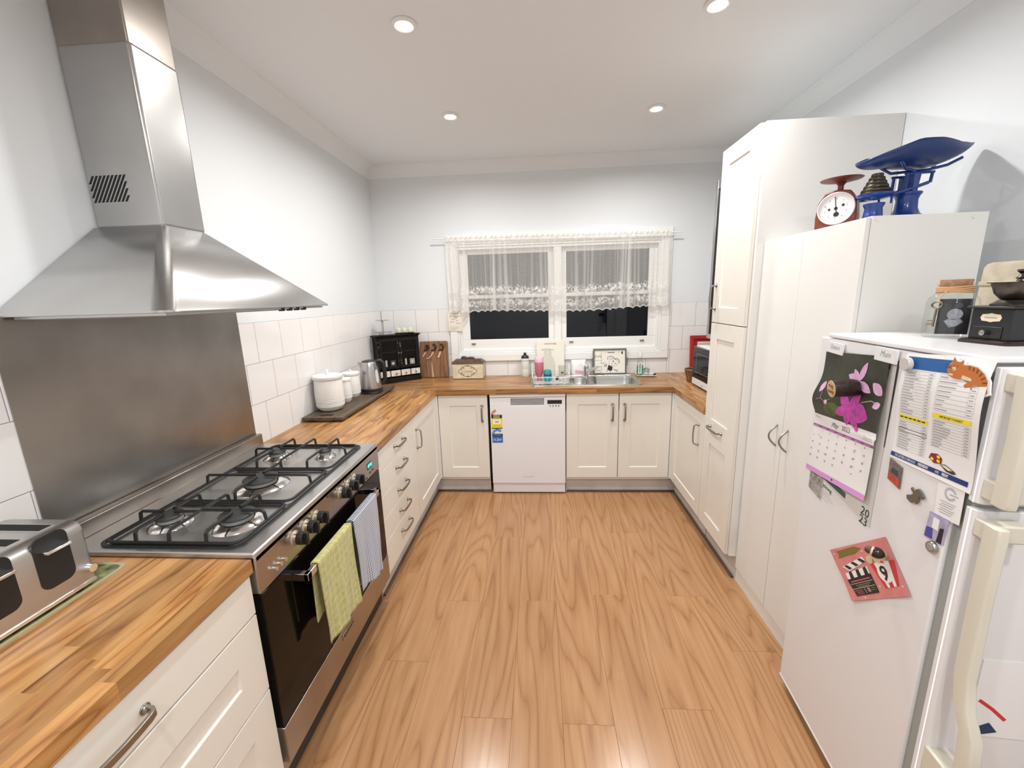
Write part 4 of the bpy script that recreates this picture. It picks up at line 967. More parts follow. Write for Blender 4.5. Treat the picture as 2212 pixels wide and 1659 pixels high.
# packet behind the tap
t = thing('wipes_packet', 'white plastic packet with pink print standing behind the tap', 'packet', (.745, -.055, ZW), local=True)
g = G(); g.loft([[(a, b, z) for a, b in rrect(w_, d_, d_*.45, 4)] for z, w_, d_ in ((0, .118, .042), (.02, .124, .050), (.09, .128, .046), (.13, .130, .026), (.140, .132, .008))]); pk = obj('pouch', g, mat('white_film', (.86, .85, .85), .3), t)
g = G(); g.grid(lambda u, v: (-.030+.075*u, -.0262-.0004, .022+.030*v*(1-.4*u)), 4, 3); obj('pink_print', g, mat('pink_print', (.80, .40, .48), .5), pk)
# framed tray with ink drawing
pc = thing('picture_tray', 'grey edged tray with black ink cartoon drawing, propped behind sink', 'tray', (1.022, -.060, ZW+.0026), local=True); pc.rotation_euler = (math.radians(-7), 0, 0)
M['pcgrey'] = mat('grey_green_frame', (.15, .155, .14), .45)
g = G(); w, h = .292, .230
ring(g, -w/2, w/2, 0, h, .013, -.012, .008); fr_ = obj('frame', g, M['pcgrey'], pc, .003)
for s_ in (-1, 1): g = G(); g.tube([(s_*(w/2), -.002, h*.32), (s_*(w/2+.006), -.004, h*.36), (s_*(w/2+.006), -.004, h*.62), (s_*(w/2), -.002, h*.66)], .004, 8); obj('grip', g, M['pcgrey'], pc)
pn = obj('print', G().box(-w/2+.012, w/2-.012, -.002, .004, .012, h-.012), mat('ivory_print', (.84, .80, .72), .4), pc)
fp = lambda a, b: (a, -.0026, b); g = G()
ln = [([(-.074, .206), (-.074, .014)], .0020), ([(-.134, .126), (-.074, .124)], .0020), ([(-.134, .014), (-.076, .014)], .002),
      ([(-.128, .160), (-.124, .172), (-.116, .168), (-.120, .158), (-.128, .160), (-.126, .146)], .003), ([(-.112, .156), (-.106, .164), (-.102, .154)], .0025), ([(-.100, .152), (-.096, .176), (-.094, .154)], .0025), ([(-.088, .158), (-.084, .176), (-.078, .162), (-.077, .150)], .003),
      ([(-.122, .034), (-.112, .044), (-.116, .030), (-.104, .034), (-.098, .046), (-.096, .032), (-.088, .042), (-.086, .032)], .003),
      ([(-.046, .196), (-.030, .197)], .002), ([(-.020, .198), (-.004, .193), (.016, .196), (.044, .194)], .006), ([(.064, .196), (.090, .198)], .0018),
      ([(-.018, .132), (-.016, .158), (.006, .162), (.030, .156), (.044, .140), (.050, .130)], .004), ([(-.006, .136), (.012, .146), (.032, .140), (.046, .132)], .002),
      ([(.050, .134), (.062, .142), (.080, .128), (.088, .100)], .0045), ([(.058, .132), (.072, .116), (.076, .096)], .002),
      ([(-.004, .086), (-.006, .108), (.004, .130), (.030, .140)], .0018), ([(.016, .080), (.018, .098), (.028, .104)], .0025), ([(.016, .080), (.030, .072), (.052, .076), (.070, .092)], .0018), ([(.028, .122), (.036, .112)], .008), ([(.046, .100), (.052, .094)], .007),
      ([(-.044, .092), (-.036, .086), (-.030, .074)], .009), ([(-.056, .104), (-.055, .088)], .005), ([(-.052, .072), (-.036, .066), (-.026, .070)], .0016),
      ([(-.020, .044), (-.024, .022)], .004), ([(.004, .030), (.004, .014)], .004), ([(.034, .044), (.052, .038), (.058, .028)], .005), ([(.058, .030), (.074, .044)], .003), ([(.058, .030), (.072, .024)], .003)]
for p, w_ in ln: g.stroke(p, w_, fp)
g.poly([fp(a, b) for a, b in ((-.010, .086), (.026, .066), (.020, .034), (-.002, .032), (-.022, .046))])
g.poly([fp(a, b) for a, b in ((.104, .202), (.112, .206), (.116, .190), (.108, .174), (.100, .188))])
obj('ink_drawing', g, M['ink'], pn, smooth=0)
# soap dish, detergent, jar, plug
sd = thing('soap_dish', 'white rectangular dish right of the sink holding detergent', 'dish', (1.320, -.122, ZW), math.radians(-4), local=True)
g = G(); g.loft([[(a, b, z) for a, b in rrect(w_, d_, .008, 3)] for z, w_, d_ in ((0, .128, .112), (.004, .150, .134), (.010, .162, .148), (.011, .158, .144), (.005, .142, .126), (.004, .12, .1))]); obj('dish', g, M['whitepl'], sd)
zt2 = ZW+.005
t = thing('detergent_bottle', 'clear detergent bottle half full of bright green liquid', 'bottle', (1.272, -.118, zt2), math.radians(15), local=True)
def oval(z, w_, d_): return [(w_*math.cos(2*PI*k/24), d_*math.sin(2*PI*k/24), z) for k in range(24)]
M['greenliq'] = mat('green_liquid', (.0, .36, .12), .15, coat=.4)
obj('liquid', G().loft([oval(z, w_, d_) for z, w_, d_ in ((.002, .024, .017), (.008, .0285, .0205), (.060, .0285, .0205), (.085, .026, .019))]), M['greenliq'], t)
obj('shell', G().loft([oval(z, w_, d_) for z, w_, d_ in ((0, .025, .018), (.006, .030, .022), (.062, .030, .022), (.09, .028, .021), (.125, .021, .018), (.145, .014, .014), (.160, .013, .013))], True, False), M['clear'], t)
obj('cap', G().lathe([(.0135, .158), (.0135, .188), (.008, .196), (.007, .214), (0, .215)], n=18), mat('frosted_cap', (.74, .78, .76), .3), t)
lb = obj('label', G().grid(lambda u, v: (.0305*math.cos(-2.45+1.0*u), .0225*math.sin(-2.45+1.0*u), .016+.092*v), 8, 2), M['pw'], t, label='white label with black lettering')
g = G()
for k in range(6): g.grid(lambda u, v, k=k: (.0309*math.cos(-2.2+.45*u), .0229*math.sin(-2.2+.45*u), .024+.0135*k+.008*v), 3, 1)
obj('lettering', g, M['ink'], lb, smooth=0)
t = thing('glass_jar', 'small clear glass jar with chrome lid on the soap dish', 'jar', (1.330, -.112, zt2), local=True)
obj('glass', G().lathe([(0, .002), (.022, .002), (.026, .006), (.026, .034), (.022, .042)], n=26), M['clear'], t)
obj('soap', G().lathe([(0, .004), (.022, .005), (.0225, .030), (.01, .034), (0, .033)], n=20), mat('pale_soap', (.62, .62, .60), .5), t)
obj('lid', G().lathe([(.025, .040), (.027, .043), (.027, .056), (.022, .060), (.012, .060), (.012, .064), (0, .064)], n=26), M['chrome'], t)
t = thing('scourer', 'small black brush lying on the soap dish', 'brush', (1.372, -.160, zt2), math.radians(25), local=True)
obj('handle', G().tube([(-.034, .012, .008), (-.01, .004, .010), (.008, 0, .009)], .004, 8), M['greypl'], t); obj('bristles', G().tube([(.006, 0, .009), (.026, -.004, .010)], .009, 10, rs=[.006, .009]), M['blackpl'], t)
# ================================================================== RIGHT COUNTER
mwv = thing('microwave_oven', 'white microwave oven with dark glass door on right worktop', 'microwave', (1.80, -.76, ZW))
mx, my0, my1, mz0, mz1 = 1.575, -1.00, -.512, ZW+.012, 1.193
g = G(); g.box(mx+.022, XR-.03, my0, my1, mz0, mz1); obj('case', g, M['whitepl'], mwv, .004)
for yy in (my0+.04, my1-.04):
    for xx in (mx+.05, XR-.08): obj('foot', G().cyl((xx, yy, ZW), (xx, yy, mz0), .012, n=12), M['blackpl'], mwv)
g = G(); g.box(mx, mx+.022, my0, my1, mz0, .950); obj('lower_fascia', g, M['whitepl'], mwv, .003)
g = G(); g.box(mx, mx+.022, my0+.10, my1, .951, 1.186); dd_ = obj('door', g, M['ovenglass'], mwv, .003)
g = G(); g.box(mx, mx+.022, my0, my0+.099, .951, 1.186); obj('control_panel', g, M['blackpl'], mwv, .003)
g = G(); ring(g, my0+.16, my1-.07, 1.0, 1.14, .0025, 0, .0004); g.v = [(mx-b, a, c) for a, b, c in g.v]; obj('window_outline', g, M['greypl'], dd_, smooth=0)
obj('name_badge', G().box(mx-.0006, mx, -.735, -.700, .916, .922), M['greyink'], mwv)
# woven basket
M['wicker'] = mat('brown_wicker', (.20, .105, .048), .55, var=.35, vscale=120)
bk = thing('wicker_basket', 'small brown wicker basket beside the microwave', 'basket', (1.612, -.425, ZW), local=True)
g = G(); nst = 20
for k in range(9):
    z = .006+.0105*k; r = .036+.0026*k
    g.tube([((r+.0028*math.cos(nst/2*a+(k % 2)*PI))*math.cos(a), (r+.0028*math.cos(nst/2*a+(k % 2)*PI))*math.sin(a), z) for a in [2*PI*q/60 for q in range(60)]], .0036, 5, True)
obj('weave', g, M['wicker'], bk)
for k in range(nst): a = 2*PI*k/nst; obj('stake', G().cyl((.036*math.cos(a), .036*math.sin(a), 0), (.061*math.cos(a), .061*math.sin(a), .098), .002, n=5), M['wicker'], bk)
for z, r in ((.098, .061), (.104, .060)): obj('rim_coil', G().tube([(r*math.cos(a), r*math.sin(a), z) for a in [2*PI*q/40 for q in range(40)]], .0042, 6, True), M['wicker'], bk)
obj('base', G().lathe([(0, 0), (.037, 0), (.037, .004), (0, .004)], n=24), M['wicker'], bk)
# red stand with a book, behind the microwave
M['redpaint'] = mat('red_paint', (.42, .022, .022), .4)
rs2 = thing('recipe_stand', 'red framed stand in the corner behind the microwave', 'stand', (1.800, -.050, ZW), local=True); rs2.rotation_euler = (math.radians(-6), 0, 0)
g = G(); ring(g, -.082, .20, .0, .330, .030, -.012, .010); obj('frame', g, M['redpaint'], rs2, .003)
obj('ledge', G().box(-.082, .20, -.045, -.012, .0, .012), M['redpaint'], rs2, .002)
obj('backing', G().box(-.055, .18, .004, .009, .02, .31), M['redpaint'], rs2)
bo = thing('recipe_book', 'cream covered book resting on the red stand', 'book', (1.84, -.073, ZW+.013), local=True)
obj('cover', G().box(-.075, .12, -.010, .012, 0, .262), mat('cream_cover', (.66, .58, .45), .6), bo, .002); obj('page_block', G().box(-.071, .118, -.007, .009, .004, .265), M['paper'], bo)
# ================================================================== TOASTER ON ITS MAT
M['matpic'] = mat('botanical_print', (.15, .17, .07), .5, var=.75, vscale=45)
mt = thing('place_mat', 'laminated place mat with green botanical picture under the toaster', 'place mat', (-.875, -3.03, ZW))
obj('mat_base', G().loft([[(a, b, ZW) for a, b in rrect(.262, .520, .022, 4, -.886, -3.036)], [(a, b, ZW+.005) for a, b in rrect(.262, .520, .022, 4, -.886, -3.036)]]), mat('buff_mat', (.42, .36, .22), .5), mt)
obj('picture', G().poly([(a, b, ZW+.0054) for a, b in rrect(.244, .50, .018, 4, -.886, -3.036)]), M['matpic'], mt)
ts = thing('toaster', 'brushed steel four slot toaster with two black lever panels', 'toaster', (-.870, -3.06, ZW+.0056))
tx0, tx1, ty0, ty1, tz0, tz1 = -.985, -.762, -3.262, -2.853, ZW+.020, 1.076
g = G(); sec = []
for a, b in rrect(tx1-tx0, tz1-tz0, .030, 6, (tx0+tx1)/2, (tz0+tz1)/2):
    if b < (tz0+tz1)/2 and False: b = tz0
    sec.append((a, b))
sec = [(a, max(b, tz0+0) if b > tz0+.03 else (b if False else b)) for a, b in sec]
sec = [(a, b) for a, b in sec if b > tz0+.031] ; sec.sort(key=lambda p: math.atan2(p[1]-(tz0+tz1)/2, p[0]-(tx0+tx1)/2) % (2*PI))
sec = [p for p in sec]; i0 = [p for p in sec]
lo_ = [(tx1, tz0)] + [p for p in sec if p[1] > (tz0+tz1)/2] + [(tx0, tz0)]
yy_ = [(ty0, .010), (ty0+.004, .003), (ty0+.012, 0), (ty1-.012, 0), (ty1-.004, .003), (ty1, .010)]
mxc, mzc = (tx0+tx1)/2, (tz0+tz1)/2
g.loft([[(mxc+(a-mxc)*(1-e/.11), yv, mzc+(b-mzc)*(1-e/.09)) for a, b in lo_] for yv, e in yy_])
bdy = obj('body', g, M['steelY'], ts, smooth=40)
for yc in (-2.903, -2.966, -3.072, -3.135):
    g = G(); g.box(-.955, -.800, yc-.014, yc+.014, tz1-.004, tz1+.0006); obj('bread_slot', g, M['darkgap'], bdy, .0005)
    obj('slot_rim', (lambda q: (ring(q, -.958, -.797, yc-.017, yc+.017, .003, 0, .0012), setattr(q, 'v', [(a, c, tz1+b) for a, b, c in q.v]), q)[2])(G()), M['steelY'], bdy)
for yc, kn in ((-2.930, .062), (-3.040, -.062)):
    g = G(); o_ = rrect(.072, .132, .020, 5, yc, 1.012); lp = [(tx1+.0012, a, b) for a, b in o_]
    g.loft([[(tx1-.004, a, b) for a, b in o_], lp]); pn_ = obj('lever_panel', g, M['blackpl'], bdy)
    obj('lever', G().box(tx1, tx1+.024, yc-.026, yc+.026, 1.038, 1.046), M['chrome'], pn_, .002)
    obj('browning_knob', G().tube([(tx1, yc+kn, .944), (tx1+.014, yc+kn, .944)], .0105, 18, rs=[.011, .0100]), M['chrome'], bdy)
obj('base_band', G().box(tx0-.002, tx1+.003, ty0+.008, ty1-.004, tz0-.006, tz0+.004), M['chrome'], ts, .002)
obj('base', G().box(tx0+.012, tx1-.010, ty0+.02, ty1-.016, ZW+.008, tz0-.004), M['blackpl'], ts, .003)
for xx in (tx0+.03, tx1-.03):
    for yv in (ty0+.04, ty1-.04): obj('foot', G().cyl((xx, yv, ZW+.0056), (xx, yv, ZW+.012), .010, n=12), M['blackpl'], ts)
# ================================================================== SCALES ON THE PANTRY
M['oxide'] = mat('oxide_red_enamel', (.20, .042, .026), .4, var=.2, vscale=30)
t = thing('kitchen_scale', 'red brown enamel kitchen scale with white dial on the pantry', 'scale', (1.600, -1.900, ZP), math.radians(-42), local=True)
g = G(); pf = [(-.064, 0), (.064, 0), (.066, .05), (.060, .105), (.040, .140), (.0, .148), (-.040, .140), (-.060, .105), (-.066, .05)]
g.loft([[(a*s_, yv, b*(s_*.5+.5)) for a, b in pf] for yv, s_ in ((-.045, .97), (-.040, 1.0), (.035, 1.0), (.045, .95))]); bd_ = obj('case', g, M['oxide'], t, .003)
FRT = Matrix.Rotation(PI/2, 3, 'X')
dl = obj('dial', G().lathe([(0, .0015), (.056, .0015), (.056, 0), (0, 0)], (0, -.0452, .078), 36, FRT), M['paper'], bd_)
obj('dial_rim', G().lathe([(.055, .000), (.059, .000), (.060, .004), (.057, .006), (.055, .004)], (0, -.0452, .078), 40, FRT), M['whitepl'], bd_)
fd = lambda a, b: (a, -.0472, .078+b); g = G()
for k in range(40):
    a = 2*PI*k/40; r0 = .043 if k % 5 == 0 else .046; g.stroke([(r0*math.sin(a), r0*math.cos(a)), (.049*math.sin(a), .049*math.cos(a))], .0009, fd)
for k in range(10): a = 2*PI*k/10; text(g, str(k), .011, fd, .036*math.sin(a), .036*math.cos(a)-.004, 'CENTER')
obj('dial_marks', g, M['greyink'], dl, smooth=0)
g = G(); g.stroke([(-.006, .044), (.0, .0), (.003, -.018)], .0026, fd); arcmesh(g, 0, 0, 0, .006, 0, 360, fd); arcmesh(g, .003, -.022, 0, .009, 0, 360, fd); arcmesh(g, -.021, -.002, 0, .0042, 0, 360, fd); arcmesh(g, .022, .010, 0, .0048, 0, 360, fd)
g.v = [(a, b-.0004, c) for a, b, c in g.v]; obj('pointer', g, M['ink'], dl, smooth=0)
obj('stem', G().lathe([(.016, .142), (.010, .150), (.010, .168), (.018, .178)], n=18), M['oxide'], t)
obj('weighing_plate', G().lathe([(0, .178), (.030, .180), (.066, .188), (.070, .191), (.066, .192), (0, .184)], n=40), M['oxide'], t)
# blue cast iron balance
M['cobalt'] = mat('cobalt_blue_enamel', (.012, .045, .235), .28, coat=.3); M['cobaltd'] = mat('dark_blue_pan', (.012, .035, .15), .38)
bs_ = thing('balance_scale', 'antique cobalt blue balance scale with large scoop pan on pantry', 'scale', (1.715, -2.005, ZP), math.radians(6), local=True)
CX, WX = .062, -.062                                           # columns: pan side, weight side
g = G(); g.lathe([(0, 0), (.072, 0), (.072, .008), (.060, .022), (.042, .036), (.034, .055), (.032, .085), (.036, .098), (.041, .104), (.041, .110), (0, .110)], (CX, 0, 0), 32); obj('pan_column', g, M['cobalt'], bs_)
g = G(); g.lathe([(0, 0), (.048, 0), (.048, .006), (.038, .016), (.030, .028), (.026, .060), (.032, .072), (.032, .076), (0, .076)], (WX, 0, 0), 28); obj('weight_column', g, M['cobalt'], bs_)
g = G(); g.poly([(-.105, -.02, 0), (.125, -.02, 0), (.125, .02, 0), (-.105, .02, 0)], (0, 0, .007)); obj('base_bridge', g, M['cobalt'], bs_)
g = G()
for yv in (-.026, .026):
    g.tube([(WX-.035, yv, .092), (WX+.02, yv, .098), (0, yv, .108), (CX-.01, yv, .122), (CX+.045, yv, .140)], .006, 8); g.tube([(CX-.045, yv, .170), (CX+.062, yv, .176)], .0045, 8)
    g.tube([(CX-.040, yv, .112), (CX-.038, yv, .170)], .005, 8); g.tube([(CX+.052, yv, .140), (CX+.056, yv, .176)], .005, 8); g.tube([(CX+.004, yv, .122), (CX+.010, yv, .172)], .004, 8); g.tube([(WX+.040, yv, .072), (WX+.04, yv, .102)], .0035, 8)
g.box(WX+.03, CX+.01, -.008, .008, .098, .112); g.box(CX-.014, CX+.006, -.03, .03, .100, .172)
obj('beam', g, M['cobalt'], bs_)
obj('weight_platform', G().lathe([(0, .088), (.040, .092), (.054, .102), (.056, .108), (.0525, .108), (.0505, .1005), (0, .1003)], (WX-.002, 0, 0), 30), M['cobalt'], bs_)
g = G()
for a0, a1 in (((-.06, -.06), (.02, .02)), ((-.06, .06), (.02, -.02))): g.tube([(CX-.12+.02, a0[1]*.8, .222), (CX-.05, a0[1]*.5, .186), (CX+.05, a1[1]*.8, .186), (CX+.10, a1[1]*1.6, .196), (CX+.135, a1[1]*2.4, .216)], .005, 8)
obj('pan_cradle', g, M['cobalt'], bs_)
# scoop pan: a long shallow dish, round at one end, drawn out to a pouring lip at the other
g = G(); L = []; nS, nR = 30, 16
for i in range(nS+1):
    s_ = i/nS; x = -.135 + .410*s_
    half = .108*(math.sin(PI*min(1, s_*1.02))**.62 if s_ < .5 else (math.cos(PI*(s_-.5)*.985))**.55)*(.55+.45*math.sin(PI*s_)**.5)
    half = max(.112*math.sin(PI*s_**.80)**.72, .004); depth = .062*math.sin(PI*s_**.80)**.8; zk = [(0, .218), (.12, .238), (.28, .262), (.45, .262), (.65, .252), (.82, .258), (1.001, .276)]
    for (a_, za), (b_, zb_) in zip(zk[:-1], zk[1:]):
        if a_ <= s_ <= b_: zt_ = za+(zb_-za)*(s_-a_)/(b_-a_)
    L.append([(x, half*math.cos(PI*k/nR), zt_ - depth*math.sin(PI*k/nR)) for k in range(nR+1)])
for a in L: pass
g.loft(L, False, False, closed=False); pan = obj('scoop_pan', g, M['cobaltd'], bs_, smooth=60); so = pan.modifiers.new('thick', 'SOLIDIFY'); so.thickness = .0022
# brass weights stacked on the platform
wx, wy = 1.715+(WX-.002)*math.cos(math.radians(6)), -2.005+(WX)*math.sin(math.radians(6))
z = ZP+.1010
M['bronze'] = mat('dark_bronze', (.075, .065, .05), .38, .8)
nms = ['largest', 'second largest', 'third', 'fourth', 'fifth', 'smallest']
for k in range(6):
    r = .049-.0062*k; h = .013
    solo('scale_weight', G().lathe([(0, 0), (r*.94, 0), (r, .003), (r, h-.004), (r*.93, h), (0, h)], n=28), M['bronze'], ['largest dark bronze weight, bottom of the stack on blue scale', 'second dark bronze weight from the bottom on blue scale', 'third dark bronze weight from the bottom on blue scale', 'fourth dark bronze weight from the bottom on blue scale', 'fifth dark bronze weight from the bottom on blue scale', 'smallest dark bronze weight, top of the stack on blue scale'][k], 'weight', (wx, wy, z), group='stacked weights on the blue scale')
    z += h
# ================================================================== FRIDGE
FA = math.radians(4.5); FO = Vector((1.372, -2.245, 0)); FW, ZF = .620, 1.445
def fp3(s_, z, off=0): return (-off, -s_, z)                    # side-panel coordinates in the fridge frame
def fworld(s_, z, off=0): p = Matrix.Rotation(-FA, 3, 'Z') @ Vector(fp3(s_, z, off)) + FO; return p
fr = thing('refrigerator', 'white top freezer refrigerator with long cream handles at right', 'refrigerator', tuple(FO), -FA, local=True)
g = G(); g.box(0, FW, -.578, -.004, .045, ZF-.016); obj('cabinet', g, M['whitepl'], fr, .004, 3)
g = G(); g.box(-.002, FW+.002, -.600, -.045, ZF-.014, ZF); obj('top_cap', g, M['whitepl'], fr, .004, 3)
g = G(); g.box(.02, FW-.02, -.56, -.02, .012, .046); obj('base_pan', g, M['darkgap'], fr)
obj('bottom_trim', G().box(-.001, FW, -.572, -.004, .040, .047), M['pw'], fr)
for xx in (.04, FW-.04):
    for yv in (-.05, -.53): obj('foot', G().cyl((xx, yv, 0), (xx, yv, .02), .016, n=14), M['whitepl'], fr)
obj('door_gasket', G().box(.010, FW-.010, -.616, -.570, .06, ZF-.03), mat('grey_gasket', (.36, .38, .37), .6), fr)
def fdoor(z0, z1, name):
    g = G(); R_ = .014; sec = [(0, -.610), (0, -.622)]
    for k in range(7): a = PI/2*k/6; sec.append((R_-R_*math.cos(a), -.622-R_*math.sin(a)))
    for k in range(7): a = PI/2*(1-k/6); sec.append((FW-R_+R_*math.cos(a), -.622-R_*math.sin(a)))
    sec += [(FW, -.622), (FW, -.610)]
    g.loft([[(a, b, z) for a, b in sec] for z in (z0, z1)]); return obj(name, g, M['whitepl'], fr, .003)
d1 = fdoor(1.136, ZF-.018, 'freezer_door'); d2 = fdoor(.060, 1.122, 'fridge_door')
M['handlecr'] = mat('cream_handle_plastic', (.66, .63, .54), .4)
def fhandle(par, prof, zt_in, top):
    """bar standing off the door: list of (z, s_out, half width)"""
    g = G(); L = []
    for z, so_, w in prof: w *= .62; L.append([(-.002, -so_+.034, z), (-.004, -so_+.010, z), (.000, -so_, z), (.002+w, -so_, z), (.004+w, -so_+.010, z), (.003+w, -so_+.034, z)])
    g.loft(L); return obj('handle', g, M['handlecr'], par, .003)
fhandle(d1, [(1.150, .690, .026), (1.165, .692, .026), (1.30, .692, .024), (1.42, .688, .022)], 0, 0)
obj('handle_mount', G().box(.002, .070, -.668, -.630, 1.152, 1.196), M['handlecr'], d1, .004); obj('handle_mount', G().box(.002, .060, -.668, -.630, 1.38, 1.42), M['handlecr'], d1, .004)
fhandle(d2, [(.36, .722, .030), (.46, .734, .034), (.56, .736, .034), (.63, .730, .032), (.68, .706, .028), (.75, .694, .026), (.95, .690, .026), (1.09, .690, .026), (1.108, .688, .026)], 0, 0)
obj('handle_mount', G().box(.002, .070, -.668, -.630, 1.066, 1.106), M['handlecr'], d2, .004); obj('handle_mount', G().box(.002, .050, -.708, -.630, .38, .50), M['handlecr'], d2, .004)
obj('hinge_cover', G().box(.10, .16, -.632, -.56, ZF-.004, ZF+.008), M['whitepl'], fr, .003)
def on_side(name, label, cat, s_, z, group=None, off=.0005):
    p = fworld(s_, z, off); t = thing(name, label, cat, tuple(p), -FA, group, local=True)
    return t, (lambda a, b, o=0: (-o, -(a-s_), b-z))
def quad(fn, pts, o, m, parent, name, thick=0):
    g = G(); P = [fn(a, b, o) for a, b in pts]; g.poly(P, (thick, 0, 0) if thick else None); return obj(name, g, m, parent, smooth=0)
# ---- brochure behind the calendar
t, fn = on_side('brochure', 'white brochure reading 20 23, hanging behind the wall calendar', 'brochure', .24, .905)
o = quad(fn, [(.108, .955), (.352, .912), (.362, 1.40), (.108, 1.395)], .0004, mat('warm_grey_paper', (.62, .61, .59), .6), t, 'sheet')
obj('dark_edge', G().poly([fn(a, b, .0006) for a, b in ((.356, 1.16), (.359, 1.16), (.364, 1.40), (.357, 1.40))]), mat('dark_photo_edge', (.02, .02, .025), .4), t)
quad(fn, [(.114, .958), (.236, .944), (.236, .962), (.114, .976)], .0008, mat('dark_green_print', (.05, .09, .08), .5), t, 'green_panel')
M['dkgreen'] = mat('dark_green_ink', (.012, .05, .035), .5); g = G(); f2 = lambda a, b: fn(a, b, .0009)
text(g, '20', .036, f2, .308, .938, 'LEFT', .006, rot=-.08); text(g, '23', .036, f2, .306, .910, 'LEFT', .006, rot=-.08); text(g, 'ysiong', .020, f2, .118, .931, 'LEFT', .004, rot=-.10); obj('lettering', g, M['dkgreen'], t, smooth=0)
g = G(); [g.stroke([(.118, .920-.009*k), (.16+.012*((k*7) % 3), .914-.009*k)], .0012, f2) for k in range(4)]; obj('small_print', g, M['greyink'], t, smooth=0)
# ---- small photo card
t, fn = on_side('photo_card', 'small grey photo card sticking out below the calendar', 'photo', .07, .88)
quad(fn, [(.036, .965), (.120, .965), (.119, .872), (.034, .888)], .0003, M['paper'], t, 'card'); quad(fn, [(.039, .962), (.117, .962), (.116, .876), (.038, .891)], .0006, mat('faded_grey_photo', (.34, .33, .31), .5, var=.5, vscale=70), t, 'picture')
# ---- calendar
cal, fn = on_side('wall_calendar', 'orchid wall calendar open at May 2023 on fridge side', 'calendar', .19, .945)
def bulge(s_, z):                                               # how far the paper stands off
    k = (s_-.05)/.286
    if z > 1.175: return .004 + .026*math.exp(-((z-1.225)/.055)**2)*(1-.75*k) + .004*k
    d = (1.175-z)/.235; return .004 + .012*math.exp(-d*6) + .006*math.sin(PI*d) + .045*max(0, d-.55)**2*(.2+k)
def cs(s_, z, o=0): return fn(s_, z, bulge(s_, z)+o)
M['calpic'] = mat('dark_orchid_photo', (.030, .034, .022), .35, var=.6, vscale=9); M['petal'] = mat('magenta_petal_print', (.50, .05, .36), .35, var=.25, vscale=60); M['petal2'] = mat('pale_pink_petal_print', (.66, .38, .60), .35, var=.15, vscale=60); M['moss'] = mat('moss_print', (.075, .10, .022), .4, var=.4, vscale=30)
S0, S1 = .050, .340
def sl(u): return S0+(S1-S0)*u
g = G(); g.grid(lambda u, v: cs(sl(u), 1.172+.020*u+(1.384-1.172+.012*u-.008*u)*v), 14, 26); pg = obj('picture_page', g, M['calpic'], cal, smooth=180)
def blob(pts, m, o=.0008, name='print'):
    g = G(); c = (sum(p[0] for p in pts)/len(pts), sum(p[1] for p in pts)/len(pts)); Q = []
    n = len(pts); V = [cs(c[0], c[1], o)] + [cs(a, b, o) for a, b in pts]
    V += [cs((a+c[0])/2, (b+c[1])/2, o) for a, b in pts]
    g.add(V, [(0, n+1+i, n+1+(i+1) % n) for i in range(n)] + [(n+1+i, 1+i, 1+(i+1) % n, n+1+(i+1) % n) for i in range(n)]); return obj(name, g, m, pg, smooth=0)
def petal(cx, cy, ang, L_, w):
    out = []
    for k in range(14):
        a = 2*PI*k/14; x = L_*(.5-.5*math.cos(a)); y = w*math.sin(a)*(math.sin(PI*min(1, x/L_*.95+.05))**.5+.15); out.append((cx+x*math.cos(ang)-y*math.sin(ang), cy+x*math.sin(ang)+y*math.cos(ang)))
    return out
blob(petal(.105, 1.200, .25, .09, .020), M['moss'], .0005, 'moss_blur')
for ang, L_, w in ((1.15, .068, .010), (-.35, .062, .012), (2.9, .050, .012), (-1.3, .034, .009), (2.2, .042, .010)): blob(petal(.232, 1.318, ang, L_, w), M['petal2'], .0009, 'orchid_petal')
blob(petal(.205, 1.304, -.2, .050, .015), M['petal'], .0012, 'orchid_lip')
for ang, L_, w in ((-.15, .080, .026), (1.0, .055, .015), (2.6, .056, .014), (-2.6, .066, .014), (-1.75, .058, .014), (-1.0, .075, .015)): blob(petal(.226, 1.236, ang, L_, w), M['petal'], .0009, 'orchid_petal')
blob(petal(.335, 1.300, 2.6, .05, .014), M['petal2'], .0009, 'orchid_petal'); blob(petal(.336, 1.276, 3.7, .030, .009), M['petal2'], .0009, 'orchid_petal')
blob(petal(.075, 1.252, 1.3, .040, .009), M['petal2'], .0009, 'orchid_bud'); blob(petal(.112, 1.222, .6, .018, .007), M['petal2'], .0009, 'orchid_bud')
g = G(); g.stroke([(.070, 1.225), (.090, 1.234), (.112, 1.228), (.135, 1.240)], .0018, lambda a, b: cs(a, b, .0008)); g.stroke([(.090, 1.234), (.086, 1.262)], .0016, lambda a, b: cs(a, b, .0008)); g.stroke([(.265, 1.262), (.300, 1.276), (.336, 1.272)], .003, lambda a, b: cs(a, b, .0008)); obj('stems', g, mat('pink_stem_print', (.42, .25, .20), .4), pg, smooth=0)
SB0, SB1 = .020, .330
def pm(u, v): z = .955 + .030*u + (1.172+.020*u - .955-.030*u)*v; s_ = (SB0+.030*v) + (SB1+.010*v-SB0-.030*v)*u; return s_, z
g = G(); g.grid(lambda u, v: cs(*pm(u, v)), 14, 26); dp = obj('date_page', g, M['paper'], cal, smooth=180)
pu = lambda a, b, o=.0009: cs(*pm(a, b), o)
M['mauve'] = mat('mauve_print', (.30, .085, .27), .5); M['lilac'] = mat('lilac_print', (.68, .32, .70), .5)
g = G(); g.grid(lambda u, v: pu(u, .785+.040*v, .0006), 14, 2); obj('weekday_strip', g, M['mauve'], dp, smooth=0)
g = G(); g.grid(lambda u, v: pu(u, .085*v, .0006), 14, 3); obj('lilac_border', g, M['lilac'], dp, smooth=0)
